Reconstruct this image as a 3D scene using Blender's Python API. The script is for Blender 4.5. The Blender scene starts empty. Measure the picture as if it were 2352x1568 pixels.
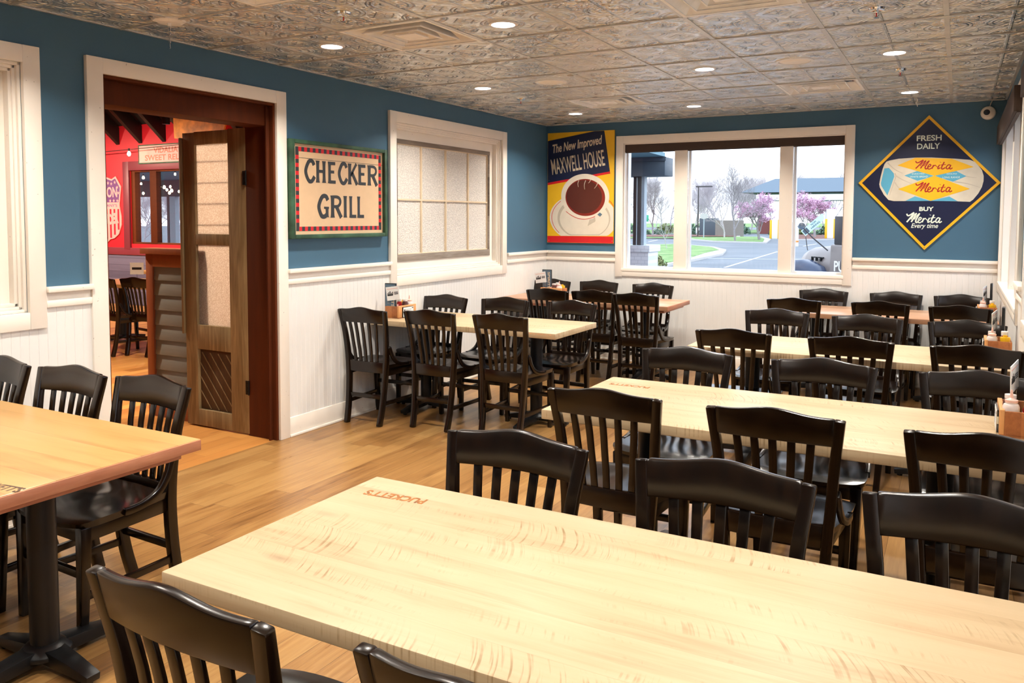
import bpy, bmesh, math, random
from mathutils import Vector, Matrix, Euler
PI = math.pi
# ---------------------------------------------------------------- camera, world, exposure
scn = bpy.context.scene
COL = scn.collection
CAM = (4.19606, -8.45894, 1.58073)
YAW, PITCH, ROLL, FPX, PPY = 0.502276, 0.0578570, 0.0033583, 1864.96, 608.75
fw = Vector((-math.sin(YAW)*math.cos(PITCH), math.cos(YAW)*math.cos(PITCH), -math.sin(PITCH)))
rt0 = Vector((math.cos(YAW), math.sin(YAW), 0)); up0 = rt0.cross(fw)
RT = rt0*math.cos(ROLL)+up0*math.sin(ROLL); UP = up0*math.cos(ROLL)-rt0*math.sin(ROLL)
cd = bpy.data.cameras.new('camera'); cam = bpy.data.objects.new('camera', cd); COL.objects.link(cam)
cd.sensor_width = 36; cd.lens = FPX/2352*36; cd.shift_y = -(784-PPY)/2352; cd.clip_end = 500
m = Matrix((RT, UP, -fw)).transposed().to_4x4(); m.translation = Vector(CAM); cam.matrix_world = m
scn.camera = cam
scn.view_settings.view_transform = 'Standard'; scn.view_settings.look = 'None'
scn.view_settings.exposure = 0.51; scn.view_settings.gamma = 1.0
wd = bpy.data.worlds.new('world'); scn.world = wd; wd.use_nodes = True
wn = wd.node_tree.nodes; wl = wd.node_tree.links
bg = wn['Background']; bg.inputs['Strength'].default_value = 2.3
tc = wn.new('ShaderNodeTexCoord'); sp = wn.new('ShaderNodeSeparateXYZ'); cr = wn.new('ShaderNodeValToRGB')
wl.new(tc.outputs['Generated'], sp.inputs[0]); wl.new(sp.outputs['Z'], cr.inputs[0]); wl.new(cr.outputs[0], bg.inputs['Color'])
cr.color_ramp.elements[0].position = 0.0; cr.color_ramp.elements[0].color = (0.9, 0.93, 1.0, 1)
cr.color_ramp.elements[1].position = 0.6; cr.color_ramp.elements[1].color = (0.72, 0.84, 1.0, 1)
H = 2.643; W = 4.538; T = 0.6096; GX = 0.4503; GY = -0.563; YN = -10.6; RAIL = 1.21
DOWN_W = 16.5; DOWN_SPREAD = 2.35
DOWNLIGHTS = [(x, y) for y in (-0.868, -2.697, -4.525, -6.354, -8.183) for x in (0.755, 1.975, 3.804)]
DOWNLIGHTS[DOWNLIGHTS.index((1.975, -2.697))] = (2.584, -2.697)

def at(u, v, ax, val):
    """photo direction (u, v) followed from the camera to a real plane: axis ax at value val"""
    d = fw + RT*((u-1176)/FPX) + UP*((PPY-v)/FPX)
    return Vector(CAM) + d*((val-CAM[ax])/d[ax])

def area(name, loc, size, power, color, rot=(0, 0, 0), size_y=None, spread=PI, shape='DISK', portal=False, parent=None):
    l = bpy.data.lights.new(name, 'AREA'); l.shape = shape; l.size = size
    if size_y: l.size_y = size_y
    l.energy = power; l.color = color; l.spread = spread
    if portal: l.cycles.is_portal = True
    o = bpy.data.objects.new(name, l); COL.objects.link(o); o.location = loc; o.rotation_euler = rot
    if parent: o.parent = parent
    return o
RWIN = [(-0.10, -2.62), (-3.25, -5.55), (-6.20, -8.50)]

# ---------------------------------------------------------------- helpers
def link(o, parent=None):
    COL.objects.link(o)
    if parent is not None: o.parent = parent
    return o
def thing(name, label, cat, loc=(0, 0, 0), rz=0.0, group=None, rot=None):
    o = bpy.data.objects.new(name, None); o.empty_display_size = 0.1; link(o)
    o.location = loc; o.rotation_euler = rot if rot is not None else (0, 0, rz)
    return tag(o, label, cat, group)
def tag(o, label=None, cat=None, group=None, kind=None):
    if label: o['label'] = label
    if cat: o['category'] = cat
    if group: o['group'] = group
    if kind: o['kind'] = kind
    return o
def copy_tree(o, parent=None):
    c = o.copy(); COL.objects.link(c)
    if parent is not None: c.parent = parent
    for ch in list(o.children): copy_tree(ch, c)
    return c
FAR = (PI/2, 0, 0)                      # local x right, y up, z out of the far wall
LEFT = Matrix(((0, 0, 1), (1, 0, 0), (0, 1, 0))).to_euler()
RIGHT = Matrix(((0, 0, -1), (-1, 0, 0), (0, 1, 0))).to_euler()

class MB:
    def __init__(s): s.bm = bmesh.new()
    def quadbox(s, c):      # 8 corners: bottom 4 ccw, top 4 ccw
        v = [s.bm.verts.new(p) for p in c]
        for f in ((3, 2, 1, 0), (4, 5, 6, 7), (0, 1, 5, 4), (1, 2, 6, 5), (2, 3, 7, 6), (3, 0, 4, 7)):
            s.bm.faces.new([v[i] for i in f])
        return s
    def box(s, x0, x1, y0, y1, z0, z1):
        if x0 > x1: x0, x1 = x1, x0
        if y0 > y1: y0, y1 = y1, y0
        if z0 > z1: z0, z1 = z1, z0
        return s.quadbox([(x0, y0, z0), (x1, y0, z0), (x1, y1, z0), (x0, y1, z0), (x0, y0, z1), (x1, y0, z1), (x1, y1, z1), (x0, y1, z1)])
    def sweep(s, pts, wh, side=(1, 0, 0)):
        """rectangular section: w along side, h along tangent x side"""
        pts = [Vector(p) for p in pts]; side = Vector(side).normalized(); rings = []
        for i, p in enumerate(pts):
            t = (pts[min(i+1, len(pts)-1)]-pts[max(i-1, 0)]).normalized()
            n = t.cross(side).normalized(); sd = n.cross(t).normalized()
            w, h = wh[i] if isinstance(wh, list) else wh
            rings.append([s.bm.verts.new(p+sd*(a*w/2)+n*(b*h/2)) for a, b in ((-1, -1), (1, -1), (1, 1), (-1, 1))])
        for a, b in zip(rings, rings[1:]):
            for k in range(4): s.bm.faces.new([a[k], a[(k+1) % 4], b[(k+1) % 4], b[k]])
        s.bm.faces.new(rings[0][::-1]); s.bm.faces.new(rings[-1]); return s
    def tube(s, pts, r, n=10, cap=True):
        pts = [Vector(p) for p in pts]; rings = []; prev = None
        for i, p in enumerate(pts):
            t = (pts[min(i+1, len(pts)-1)]-pts[max(i-1, 0)]).normalized()
            if prev is None:
                prev = t.orthogonal().normalized()
            u = (prev - t*prev.dot(t)).normalized(); prev = u; v = t.cross(u)
            rr = r[i] if isinstance(r, (list, tuple)) else r
            rings.append([s.bm.verts.new(p+(u*math.cos(2*PI*k/n)+v*math.sin(2*PI*k/n))*rr) for k in range(n)])
        for a, b in zip(rings, rings[1:]):
            for k in range(n): s.bm.faces.new([a[k], a[(k+1) % n], b[(k+1) % n], b[k]])
        if cap: s.bm.faces.new(rings[0][::-1]); s.bm.faces.new(rings[-1])
        return s
    def lathe(s, prof, n=24, c=(0, 0, 0)):
        rings = []
        for r, z in prof:
            rings.append([s.bm.verts.new((c[0]+max(r, 1e-4)*math.cos(2*PI*k/n), c[1]+max(r, 1e-4)*math.sin(2*PI*k/n), c[2]+z)) for k in range(n)])
        for a, b in zip(rings, rings[1:]):
            for k in range(n): s.bm.faces.new([a[k], a[(k+1) % n], b[(k+1) % n], b[k]])
        s.bm.faces.new(rings[0][::-1]); s.bm.faces.new(rings[-1]); return s
    def plate(s, pts, z0, z1):
        area_ = sum(a[0]*b[1]-b[0]*a[1] for a, b in zip(pts, list(pts[1:])+[pts[0]]))
        if area_ < 0: pts = list(pts)[::-1]
        lo = [s.bm.verts.new((p[0], p[1], z0)) for p in pts]; hi = [s.bm.verts.new((p[0], p[1], z1)) for p in pts]
        n = len(pts); s.bm.faces.new(hi); s.bm.faces.new(lo[::-1])
        for k in range(n): s.bm.faces.new([lo[k], lo[(k+1) % n], hi[(k+1) % n], hi[k]])
        return s
    def ribbon(s, pts, w, z0, z1, smooth=True, flare=0.0):
        P = [Vector((p[0], p[1])) for p in pts]
        if smooth and len(P) > 2: P = crom(P, 5)
        n = len(P); lo = []; hi = []
        for i, p in enumerate(P):
            t = P[min(i+1, n-1)]-P[max(i-1, 0)]
            t = t.normalized() if t.length > 1e-9 else Vector((1, 0))
            q = Vector((-t.y, t.x)); k = i/(n-1) if n > 1 else 0
            ww = (w[0]+(w[1]-w[0])*k if isinstance(w, tuple) else w)/2*(1+flare*abs(2*k-1)**4)
            lo.append([s.bm.verts.new((p.x+q.x*e*ww, p.y+q.y*e*ww, z0)) for e in (-1, 1)])
            hi.append([s.bm.verts.new((p.x+q.x*e*ww, p.y+q.y*e*ww, z1)) for e in (-1, 1)])
        for i in range(n-1):
            s.bm.faces.new([hi[i][0], hi[i+1][0], hi[i+1][1], hi[i][1]])
            s.bm.faces.new([lo[i][0], hi[i][0], hi[i][1], lo[i][1]]) if i == 0 else None
            s.bm.faces.new([lo[i][0], lo[i+1][0], hi[i+1][0], hi[i][0]]); s.bm.faces.new([lo[i+1][1], lo[i][1], hi[i][1], hi[i+1][1]])
        s.bm.faces.new([lo[-1][1], hi[-1][1], hi[-1][0], lo[-1][0]]); return s
    def build(s, name, mat, parent=None, bevel=0, seg=2, smooth=35, loc=None, rot=None):
        bm = s.bm
        bmesh.ops.recalc_face_normals(bm, faces=bm.faces[:])
        if bevel:
            es = [e for e in bm.edges if len(e.link_faces) == 2 and e.calc_face_angle(0) > 0.6]
            bmesh.ops.bevel(bm, geom=es, offset=bevel, segments=seg, profile=0.5, affect='EDGES', clamp_overlap=True)
        me = bpy.data.meshes.new(name); bm.to_mesh(me); bm.free()
        me.materials.append(mat)
        if smooth:
            me.polygons.foreach_set('use_smooth', [True]*len(me.polygons))
            me.set_sharp_from_angle(angle=math.radians(smooth))
        o = link(bpy.data.objects.new(name, me), parent)
        if loc: o.location = loc
        if rot: o.rotation_euler = rot
        return o

def crom(P, k=5):
    out = []; n = len(P)
    for i in range(n-1):
        a, b, c, d = P[max(i-1, 0)], P[i], P[i+1], P[min(i+2, n-1)]
        for j in range(k):
            t = j/k
            out.append(0.5*((2*b)+(c-a)*t+(2*a-5*b+4*c-d)*t*t+(3*b-a-3*c+d)*t*t*t))
    out.append(P[-1]); return out

def text_mesh(body, name, mat, parent, loc, w=None, h=None, bold=0.0, shear=0.0, rotz=0.0, depth=0.0006, spacing=1.0, align='CENTER'):
    """flat lettering in local xy, scaled to width w and cap height h, centred on loc"""
    c = bpy.data.curves.new('lettering', 'FONT'); c.body = body; c.size = 1; c.offset = bold; c.shear = shear; c.extrude = 0.01
    c.space_character = spacing; c.resolution_u = 4; c.fill_mode = 'BOTH'
    o = bpy.data.objects.new('lettering', c)
    me = bpy.data.meshes.new_from_object(o); bpy.data.objects.remove(o); bpy.data.curves.remove(c)
    xs = [v.co.x for v in me.vertices]; ys = [v.co.y for v in me.vertices]
    x0, x1, y0, y1 = min(xs), max(xs), min(ys), max(ys)
    sx = w/(x1-x0) if w else None; sy = h/(y1-y0) if h else None
    sx = sx or sy; sy = sy or sx
    cc, ss = math.cos(rotz), math.sin(rotz)
    for v in me.vertices:
        x = (v.co.x-(x0+x1)/2)*sx; y = (v.co.y-(y0+y1)/2)*sy; z = v.co.z/0.02*depth
        v.co = (x*cc-y*ss, x*ss+y*cc, z)
    me.materials.clear(); me.materials.append(mat); me.name = name
    o = link(bpy.data.objects.new(name, me), parent); o.location = loc
    return o

# ---------------------------------------------------------------- materials
MATS = {}
class NT:
    def __init__(s, name):
        s.m = bpy.data.materials.new(name); s.m.use_nodes = True; s.n = s.m.node_tree.nodes; s.l = s.m.node_tree.links
        s.b = s.n['Principled BSDF']; MATS[name] = s.m
    def add(s, t, **k):
        o = s.n.new(t)
        for a, b in k.items():
            if a.startswith('i_'):
                key = a[2:]; key = int(key) if key.isdigit() else key.replace('_', ' ')
                if isinstance(b, bpy.types.NodeSocket): s.l.new(b, o.inputs[key])
                else: o.inputs[key].default_value = b
            else: setattr(o, a, b)
        return o
    def math(s, op, a, b=None, c=None, clamp=False):
        o = s.n.new('ShaderNodeMath'); o.operation = op; o.use_clamp = clamp
        for i, x in enumerate((a, b, c)):
            if x is None: continue
            if isinstance(x, bpy.types.NodeSocket): s.l.new(x, o.inputs[i])
            else: o.inputs[i].default_value = x
        return o.outputs[0]
    def mix(s, f, a, b):
        o = s.n.new('ShaderNodeMix'); o.data_type = 'RGBA'
        for i, x in ((0, f), (6, a), (7, b)):
            if isinstance(x, bpy.types.NodeSocket): s.l.new(x, o.inputs[i])
            else: o.inputs[i].default_value = (*x, 1) if isinstance(x, tuple) and len(x) == 3 else x
        return o.outputs[2]
    def ramp(s, f, stops):
        o = s.n.new('ShaderNodeValToRGB'); s.l.new(f, o.inputs[0]); e = o.color_ramp.elements
        while len(e) < len(stops): e.new(0.5)
        for q, (p, c) in zip(e, stops): q.position = p; q.color = (*c, 1)
        return o.outputs[0]
    def noise(s, vec, scale=5, detail=4, rough=0.5, dist=0.0):
        o = s.add('ShaderNodeTexNoise', i_Scale=scale, i_Detail=detail, i_Roughness=rough, i_Distortion=dist)
        s.l.new(vec, o.inputs['Vector']); return o.outputs[0]
    def mapping(s, vec, scale=(1, 1, 1), rot=(0, 0, 0), loc=(0, 0, 0)):
        o = s.add('ShaderNodeMapping'); s.l.new(vec, o.inputs[0])
        o.inputs['Scale'].default_value = scale; o.inputs['Rotation'].default_value = rot; o.inputs['Location'].default_value = loc
        return o.outputs[0]
    def bump(s, h, dist=0.002, strength=1.0):
        o = s.add('ShaderNodeBump', i_Distance=dist, i_Strength=strength); s.l.new(h, o.inputs['Height']); s.l.new(o.outputs[0], s.b.inputs['Normal'])
    def obj(s): return s.add('ShaderNodeTexCoord').outputs['Object']
    def geo(s): return s.add('ShaderNodeNewGeometry').outputs['Position']
    def set(s, **k):
        for a, v in k.items():
            i = s.b.inputs[a.replace('_', ' ')]
            if isinstance(v, bpy.types.NodeSocket): s.l.new(v, i)
            else: i.default_value = (*v, 1) if isinstance(v, tuple) and len(v) == 3 else v
        return s.m

def plain(name, col, rough=0.5, metal=0.0, var=0.06, scale=14.0, bump=0.0, **k):
    t = NT(name); p = t.obj(); n = t.noise(p, scale, 3)
    lo = tuple(max(0, c*(1-var)) for c in col); hi = tuple(min(1, c*(1+var)) for c in col)
    t.set(Base_Color=t.ramp(n, [(0.3, lo), (0.7, hi)]), Roughness=rough, Metallic=metal, **k)
    if bump: t.bump(t.noise(p, scale*12, 2), bump)
    return t.m

def wood_boards(name, along, width, stops, rough, grain=(3, 60), length=None, gap=0.004, bumpd=0.0006, gl_axis=None, saw=False, rw=0.42, gw=0.36, g2w=0.30):
    """boards along axis `along` (0 x, 1 y, 2 z), laid side by side on the next axis"""
    t = NT(name); p = t.obj() if gl_axis is None else t.geo()
    sep = t.add('ShaderNodeSeparateXYZ'); t.l.new(p, sep.inputs[0]); c = [sep.outputs[i] for i in range(3)]
    a = c[along]; b = c[{0: 1, 1: 0, 2: 0}[along] if gl_axis is None else gl_axis]
    row = t.math('FLOOR', t.math('DIVIDE', b, width))
    wn_ = t.add('ShaderNodeTexWhiteNoise', noise_dimensions='1D'); t.l.new(row, wn_.inputs['W']); r1 = wn_.outputs['Value']
    if length:
        al = t.math('FLOOR', t.math('ADD', t.math('DIVIDE', a, length), t.math('MULTIPLY', r1, 7.3)))
        w2 = t.add('ShaderNodeTexWhiteNoise', noise_dimensions='2D'); cv = t.add('ShaderNodeCombineXYZ'); t.l.new(row, cv.inputs[0]); t.l.new(al, cv.inputs[1]); t.l.new(cv.outputs[0], w2.inputs['Vector']); r = w2.outputs['Value']
    else: r = r1
    off = t.add('ShaderNodeCombineXYZ'); t.l.new(t.math('MULTIPLY', r, 31.0), off.inputs[0]); t.l.new(t.math('MULTIPLY', r, 17.0), off.inputs[1])
    ad = t.add('ShaderNodeVectorMath', operation='ADD'); t.l.new(p, ad.inputs[0]); t.l.new(off.outputs[0], ad.inputs[1])
    sc = [grain[1]]*3; sc[along] = grain[0]
    g = t.noise(t.mapping(ad.outputs[0], tuple(sc)), 1.0, 6, 0.6, 0.6)
    sc2 = [7.0]*3; sc2[along] = 1.1
    g2 = t.noise(t.mapping(ad.outputs[0], tuple(sc2)), 1.0, 3, 0.5, 1.5)
    v = t.math('ADD', t.math('MULTIPLY', r, rw), t.math('ADD', t.math('MULTIPLY', g, gw), t.math('MULTIPLY', g2, g2w)))
    v = t.math('ADD', v, 0.54-0.5*(rw+gw+g2w))
    colr = t.ramp(v, stops)
    fr = t.math('FRACT', t.math('DIVIDE', b, width)); e = t.math('MINIMUM', fr, t.math('SUBTRACT', 1.0, fr))
    gapm = t.math('LESS_THAN', e, gap/width)
    if length:
        fa = t.math('FRACT', t.math('ADD', t.math('DIVIDE', a, length), t.math('MULTIPLY', r1, 7.3))); ea = t.math('MINIMUM', fa, t.math('SUBTRACT', 1.0, fa))
        gapm = t.math('MAXIMUM', gapm, t.math('LESS_THAN', ea, gap/length))
    dark = tuple(x*0.55 for x in stops[0][1])
    colr = t.mix(t.math('MULTIPLY', gapm, 0.7 if not saw else 0.18), colr, dark)
    # knots
    kn = t.add('ShaderNodeTexVoronoi', i_Scale=1.0); sk = [5.0]*3; sk[along] = 1.6
    t.l.new(t.mapping(ad.outputs[0], tuple(sk)), kn.inputs['Vector'])
    km = t.math('SUBTRACT', 1.0, t.math('MULTIPLY', kn.outputs['Distance'], 9.0), clamp=True)
    colr = t.mix(t.math('MULTIPLY', km, 0.55), colr, dark)
    if saw:
        # saw kerf marks left across the boards, in patches
        wv = t.add('ShaderNodeTexNoise', i_Scale=1.0, i_Detail=2.0, i_Distortion=0.15)
        cv = t.add('ShaderNodeCombineXYZ')
        arc = t.math('MULTIPLY', t.math('POWER', t.math('ABSOLUTE', t.math('SUBTRACT', fr, 0.3)), 2.0), 0.05)
        t.l.new(t.math('MULTIPLY', t.math('ADD', a, t.math('ADD', arc, t.math('MULTIPLY', b, 0.22))), 115.0), cv.inputs[0]); t.l.new(t.math('MULTIPLY', b, 5.0), cv.inputs[1])
        t.l.new(cv.outputs[0], wv.inputs['Vector'])
        lines = t.math('MULTIPLY', t.math('SUBTRACT', wv.outputs[0], 0.53), 10.0, clamp=True)
        ms = [9.0]*3; ms[along] = 1.5
        msk = t.math('MULTIPLY', t.math('SUBTRACT', t.noise(t.mapping(ad.outputs[0], tuple(ms)), 1.0, 3, 0.6), 0.51), 6.0, clamp=True)
        sm = t.math('MULTIPLY', lines, msk)
        colr = t.mix(t.math('MULTIPLY', sm, 0.72), colr, (0.22, 0.125, 0.04))
        hgt = t.math('SUBTRACT', g, t.math('MULTIPLY', sm, 0.8))
    else: hgt = t.math('SUBTRACT', g, t.math('MULTIPLY', gapm, 1.5))
    t.set(Base_Color=colr, Roughness=t.math('ADD', rough, t.math('MULTIPLY', g, 0.12)))
    t.bump(hgt, bumpd, 0.6); return t.m

M_floor = wood_boards('oak_floor', 1, 0.127, [(0.25, (0.11, 0.046, 0.013)), (0.45, (0.26, 0.123, 0.037)), (0.62, (0.345, 0.182, 0.060)), (0.85, (0.44, 0.26, 0.095))], 0.24, length=1.35, gap=0.0012, gl_axis=0, rw=0.24, gw=0.62, g2w=0.42)
M_floor2 = wood_boards('oak_floor_amber', 1, 0.127, [(0.25, (0.30, 0.11, 0.025)), (0.5, (0.50, 0.21, 0.05)), (0.8, (0.62, 0.30, 0.08))], 0.3, length=1.35, gap=0.0012, gl_axis=0)
PALE = [(0.28, (0.38, 0.235, 0.12)), (0.5, (0.515, 0.378, 0.225)), (0.7, (0.565, 0.433, 0.275)), (0.9, (0.61, 0.488, 0.335))]
M_pale = wood_boards('pale_maple_top', 0, 0.15, PALE, 0.38, grain=(2.2, 38), gap=0.0009, bumpd=0.0005, saw=True, rw=0.12, gw=0.40, g2w=0.45)
M_honey = wood_boards('honey_maple_top', 0, 0.15, [(0.28, (0.32, 0.150, 0.045)), (0.5, (0.44, 0.245, 0.085)), (0.8, (0.50, 0.305, 0.12))], 0.26, grain=(1.4, 14), gap=0.0006, bumpd=0.0004, rw=0.10, gw=0.5, g2w=0.5)
M_rose = wood_boards('rosy_table_top', 0, 0.15, [(0.28, (0.40, 0.20, 0.11)), (0.5, (0.55, 0.31, 0.18)), (0.8, (0.66, 0.42, 0.27))], 0.26, grain=(2, 30), gap=0.001)
M_roseedge = wood_boards('rosy_edge_wood', 1, 0.2, [(0.28, (0.42, 0.15, 0.075)), (0.5, (0.58, 0.25, 0.13)), (0.8, (0.68, 0.34, 0.19))], 0.35, grain=(6, 40), gap=0.0)
M_caddy = wood_boards('caddy_wood', 1, 0.3, [(0.25, (0.20, 0.06, 0.018)), (0.5, (0.38, 0.13, 0.038)), (0.8, (0.52, 0.21, 0.07))], 0.35, grain=(8, 60), gap=0.0)
M_caddylight = plain('caddy_edge_wood', (0.62, 0.30, 0.11), 0.45)
M_olddoor = wood_boards('weathered_door_wood', 1, 0.4, [(0.35, (0.19, 0.12, 0.05)), (0.5, (0.36, 0.255, 0.12)), (0.7, (0.50, 0.37, 0.19))], 0.55, grain=(3, 45), gap=0.0, bumpd=0.001)
M_orangestile = wood_boards('worn_orange_stile_wood', 1, 0.4, [(0.36, (0.20, 0.125, 0.05)), (0.54, (0.40, 0.28, 0.13)), (0.60, (0.46, 0.24, 0.09)), (0.66, (0.52, 0.18, 0.035))], 0.55, grain=(3, 45), gap=0.0, bumpd=0.001)
M_doordark = wood_boards('dark_door_panel_wood', 1, 0.4, [(0.3, (0.05, 0.022, 0.010)), (0.6, (0.11, 0.055, 0.022)), (0.85, (0.16, 0.085, 0.035))], 0.5, grain=(3, 45), gap=0.0, bumpd=0.001)
M_jamb = wood_boards('red_brown_jamb', 2, 0.5, [(0.3, (0.075, 0.016, 0.004)), (0.7, (0.125, 0.028, 0.007))], 0.6, grain=(3, 20), gap=0.0)
M_jamb.node_tree.nodes['Principled BSDF'].inputs['Specular IOR Level'].default_value = 0.15
M_cedar = wood_boards('cedar_cap', 2, 0.5, [(0.3, (0.25, 0.065, 0.018)), (0.7, (0.38, 0.11, 0.032))], 0.45, grain=(3, 40), gap=0.0)
M_siding = wood_boards('grey_siding_paint', 0, 0.5, [(0.3, (0.17, 0.19, 0.18)), (0.7, (0.24, 0.26, 0.245))], 0.6, grain=(4, 60), gap=0.0)
M_sash = wood_boards('weathered_sash_wood', 0, 0.4, [(0.3, (0.09, 0.065, 0.05)), (0.55, (0.20, 0.155, 0.12)), (0.8, (0.38, 0.33, 0.29))], 0.7, grain=(5, 60), gap=0.0, bumpd=0.001)

def paint(name, col, rough=0.45, fleck=None, bump=0.0006):
    t = NT(name); p = t.geo(); n = t.noise(p, 2.0, 4); n2 = t.noise(p, 90, 2)
    c = t.ramp(n, [(0.3, tuple(x*0.96 for x in col)), (0.7, tuple(min(1, x*1.03) for x in col))])
    if fleck:
        f = t.math('GREATER_THAN', t.noise(p, 55, 1), 0.79); c = t.mix(t.math('MULTIPLY', f, 0.6), c, fleck)
    t.set(Base_Color=c, Roughness=rough); t.bump(n2, bump, 0.4); return t.m
M_blue = paint('blue_wall_paint', (0.048, 0.128, 0.205), 0.6)
M_white = paint('white_trim_paint', (0.90, 0.83, 0.74), 0.38, (0.35, 0.28, 0.22))
M_bead = paint('white_beadboard_paint', (0.82, 0.80, 0.77), 0.4)
M_winwhite = plain('white_vinyl', (0.82, 0.83, 0.85), 0.35, var=0.02)
def tin():
    t = NT('pressed_tin'); p = t.geo(); sep = t.add('ShaderNodeSeparateXYZ'); t.l.new(p, sep.inputs[0])
    h = T/2
    def cell(o, g): return t.math('SUBTRACT', t.math('MULTIPLY', t.math('FRACT', t.math('DIVIDE', t.math('SUBTRACT', o, g), h)), 2.0), 1.0)
    x = cell(sep.outputs[0], GX); y = cell(sep.outputs[1], GY)
    ax = t.math('ABSOLUTE', x); ay = t.math('ABSOLUTE', y)
    rc = t.math('SQRT', t.math('ADD', t.math('POWER', x, 2.0), t.math('POWER', y, 2.0)))
    cx = t.math('SUBTRACT', 1.0, ax); cy = t.math('SUBTRACT', 1.0, ay)
    rk = t.math('SQRT', t.math('ADD', t.math('POWER', cx, 2.0), t.math('POWER', cy, 2.0)))
    def ring(r, r0, w): return t.math('SUBTRACT', 1.0, t.math('DIVIDE', t.math('ABSOLUTE', t.math('SUBTRACT', r, r0)), w), clamp=True)
    dm = t.math('ADD', ax, ay)
    pet = t.math('ABSOLUTE', t.math('SINE', t.math('MULTIPLY', t.math('ARCTAN2', y, x), 4.0)))
    fl = t.math('MULTIPLY', t.math('SUBTRACT', 0.42, rc, clamp=True), t.math('ADD', 0.5, t.math('MULTIPLY', pet, 2.0)))
    vor = t.add('ShaderNodeTexVoronoi', i_Scale=46.0, feature='SMOOTH_F1'); t.l.new(p, vor.inputs['Vector'])
    leaf = t.math('MULTIPLY', t.math('SUBTRACT', 0.55, vor.outputs['Distance'], clamp=True), t.math('SUBTRACT', 1.0, ring(rc, 0.62, 0.2)))
    hh = t.math('ADD', t.math('MULTIPLY', ring(rk, 0.62, 0.07), 0.9), t.math('MULTIPLY', ring(rk, 0.78, 0.045), 0.6))
    hh = t.math('ADD', hh, t.math('MULTIPLY', ring(dm, 0.42, 0.06), 0.7))
    hh = t.math('ADD', hh, t.math('MULTIPLY', fl, 1.3)); hh = t.math('ADD', hh, t.math('MULTIPLY', leaf, 1.5))
    hh = t.math('ADD', hh, t.math('MULTIPLY', ring(t.math('MAXIMUM', ax, ay), 0.98, 0.05), 0.7))
    hh = t.math('ADD', hh, t.math('MULTIPLY', ring(rk, 0.28, 0.08), 0.8))
    n = t.noise(p, 3.0, 3)
    t.set(Base_Color=t.ramp(n, [(0.3, (0.76, 0.74, 0.70)), (0.7, (0.90, 0.88, 0.84))]), Metallic=0.85, Roughness=t.math('ADD', 0.23, t.math('MULTIPLY', n, 0.10)))
    t.bump(hh, 0.019, 1.0); return t.m
M_tin = tin()
M_grid = plain('grid_metal', (0.62, 0.60, 0.56), 0.4, 0.5)
M_black = NT('espresso_lacquer')
def _blk(t):
    p = t.obj(); g = t.noise(t.mapping(p, (25, 25, 3)), 1.5, 4)
    t.set(Base_Color=t.ramp(g, [(0.3, (0.004, 0.0015, 0.0006)), (0.7, (0.010, 0.0038, 0.0012))]), Roughness=0.235, Specular_IOR_Level=0.5)
    t.bump(g, 0.0002, 0.2); return t.m
M_black = _blk(M_black)
M_iron = plain('black_powder_coat', (0.012, 0.012, 0.013), 0.38, 0.3, bump=0.0002)
M_ironblk = plain('black_hinge_iron', (0.01, 0.01, 0.01), 0.4, 0.6)
M_shade = plain('brown_shade_fabric', (0.045, 0.025, 0.017), 0.7)
M_chrome = plain('chrome', (0.75, 0.76, 0.78), 0.12, 1.0, var=0.02)
M_brushed = plain('painted_vent_white', (0.90, 0.88, 0.84), 0.55)
M_ivory = plain('ivory_plastic', (0.86, 0.78, 0.68), 0.45, var=0.03)
M_offwhite = plain('white_plastic', (0.80, 0.78, 0.75), 0.4, var=0.02)
def glass(name, tint=(1, 1, 1), rough=0.0, refl=0.5):
    t = NT(name); t.n.remove(t.b); out = t.n['Material Output']
    tr = t.add('ShaderNodeBsdfTransparent'); tr.inputs[0].default_value = (*tint, 1)
    gl = t.add('ShaderNodeBsdfGlossy'); gl.inputs['Roughness'].default_value = rough
    fr = t.add('ShaderNodeFresnel'); fr.inputs[0].default_value = 1.45
    mx = t.add('ShaderNodeMixShader'); t.l.new(t.math('MULTIPLY', fr.outputs[0], refl), mx.inputs[0]); t.l.new(tr.outputs[0], mx.inputs[1]); t.l.new(gl.outputs[0], mx.inputs[2]); t.l.new(mx.outputs[0], out.inputs[0])
    return t.m
M_glass = glass('window_glass', (0.97, 0.985, 1.0))
M_bottleglass = glass('clear_glass', (0.92, 0.94, 0.94), 0.02, 1.0)
def frosted(name, col, bscale, trans, rough=0.35, bd=0.004):
    t = NT(name); p = t.obj(); v = t.add('ShaderNodeTexVoronoi', i_Scale=bscale); t.l.new(p, v.inputs['Vector'])
    n = t.noise(p, bscale*1.6, 2)
    t.set(Base_Color=t.ramp(v.outputs['Distance'], [(0.1, tuple(min(1, c*1.15) for c in col)), (0.6, tuple(c*0.85 for c in col))]), Roughness=rough, Transmission_Weight=trans, IOR=1.3)
    t.bump(t.math('ADD', v.outputs['Distance'], n), bd, 0.9); return t.m
M_frost = frosted('pebbled_window_glass', (0.80, 0.76, 0.71), 75, 0.0, 0.22, 0.004)
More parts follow.
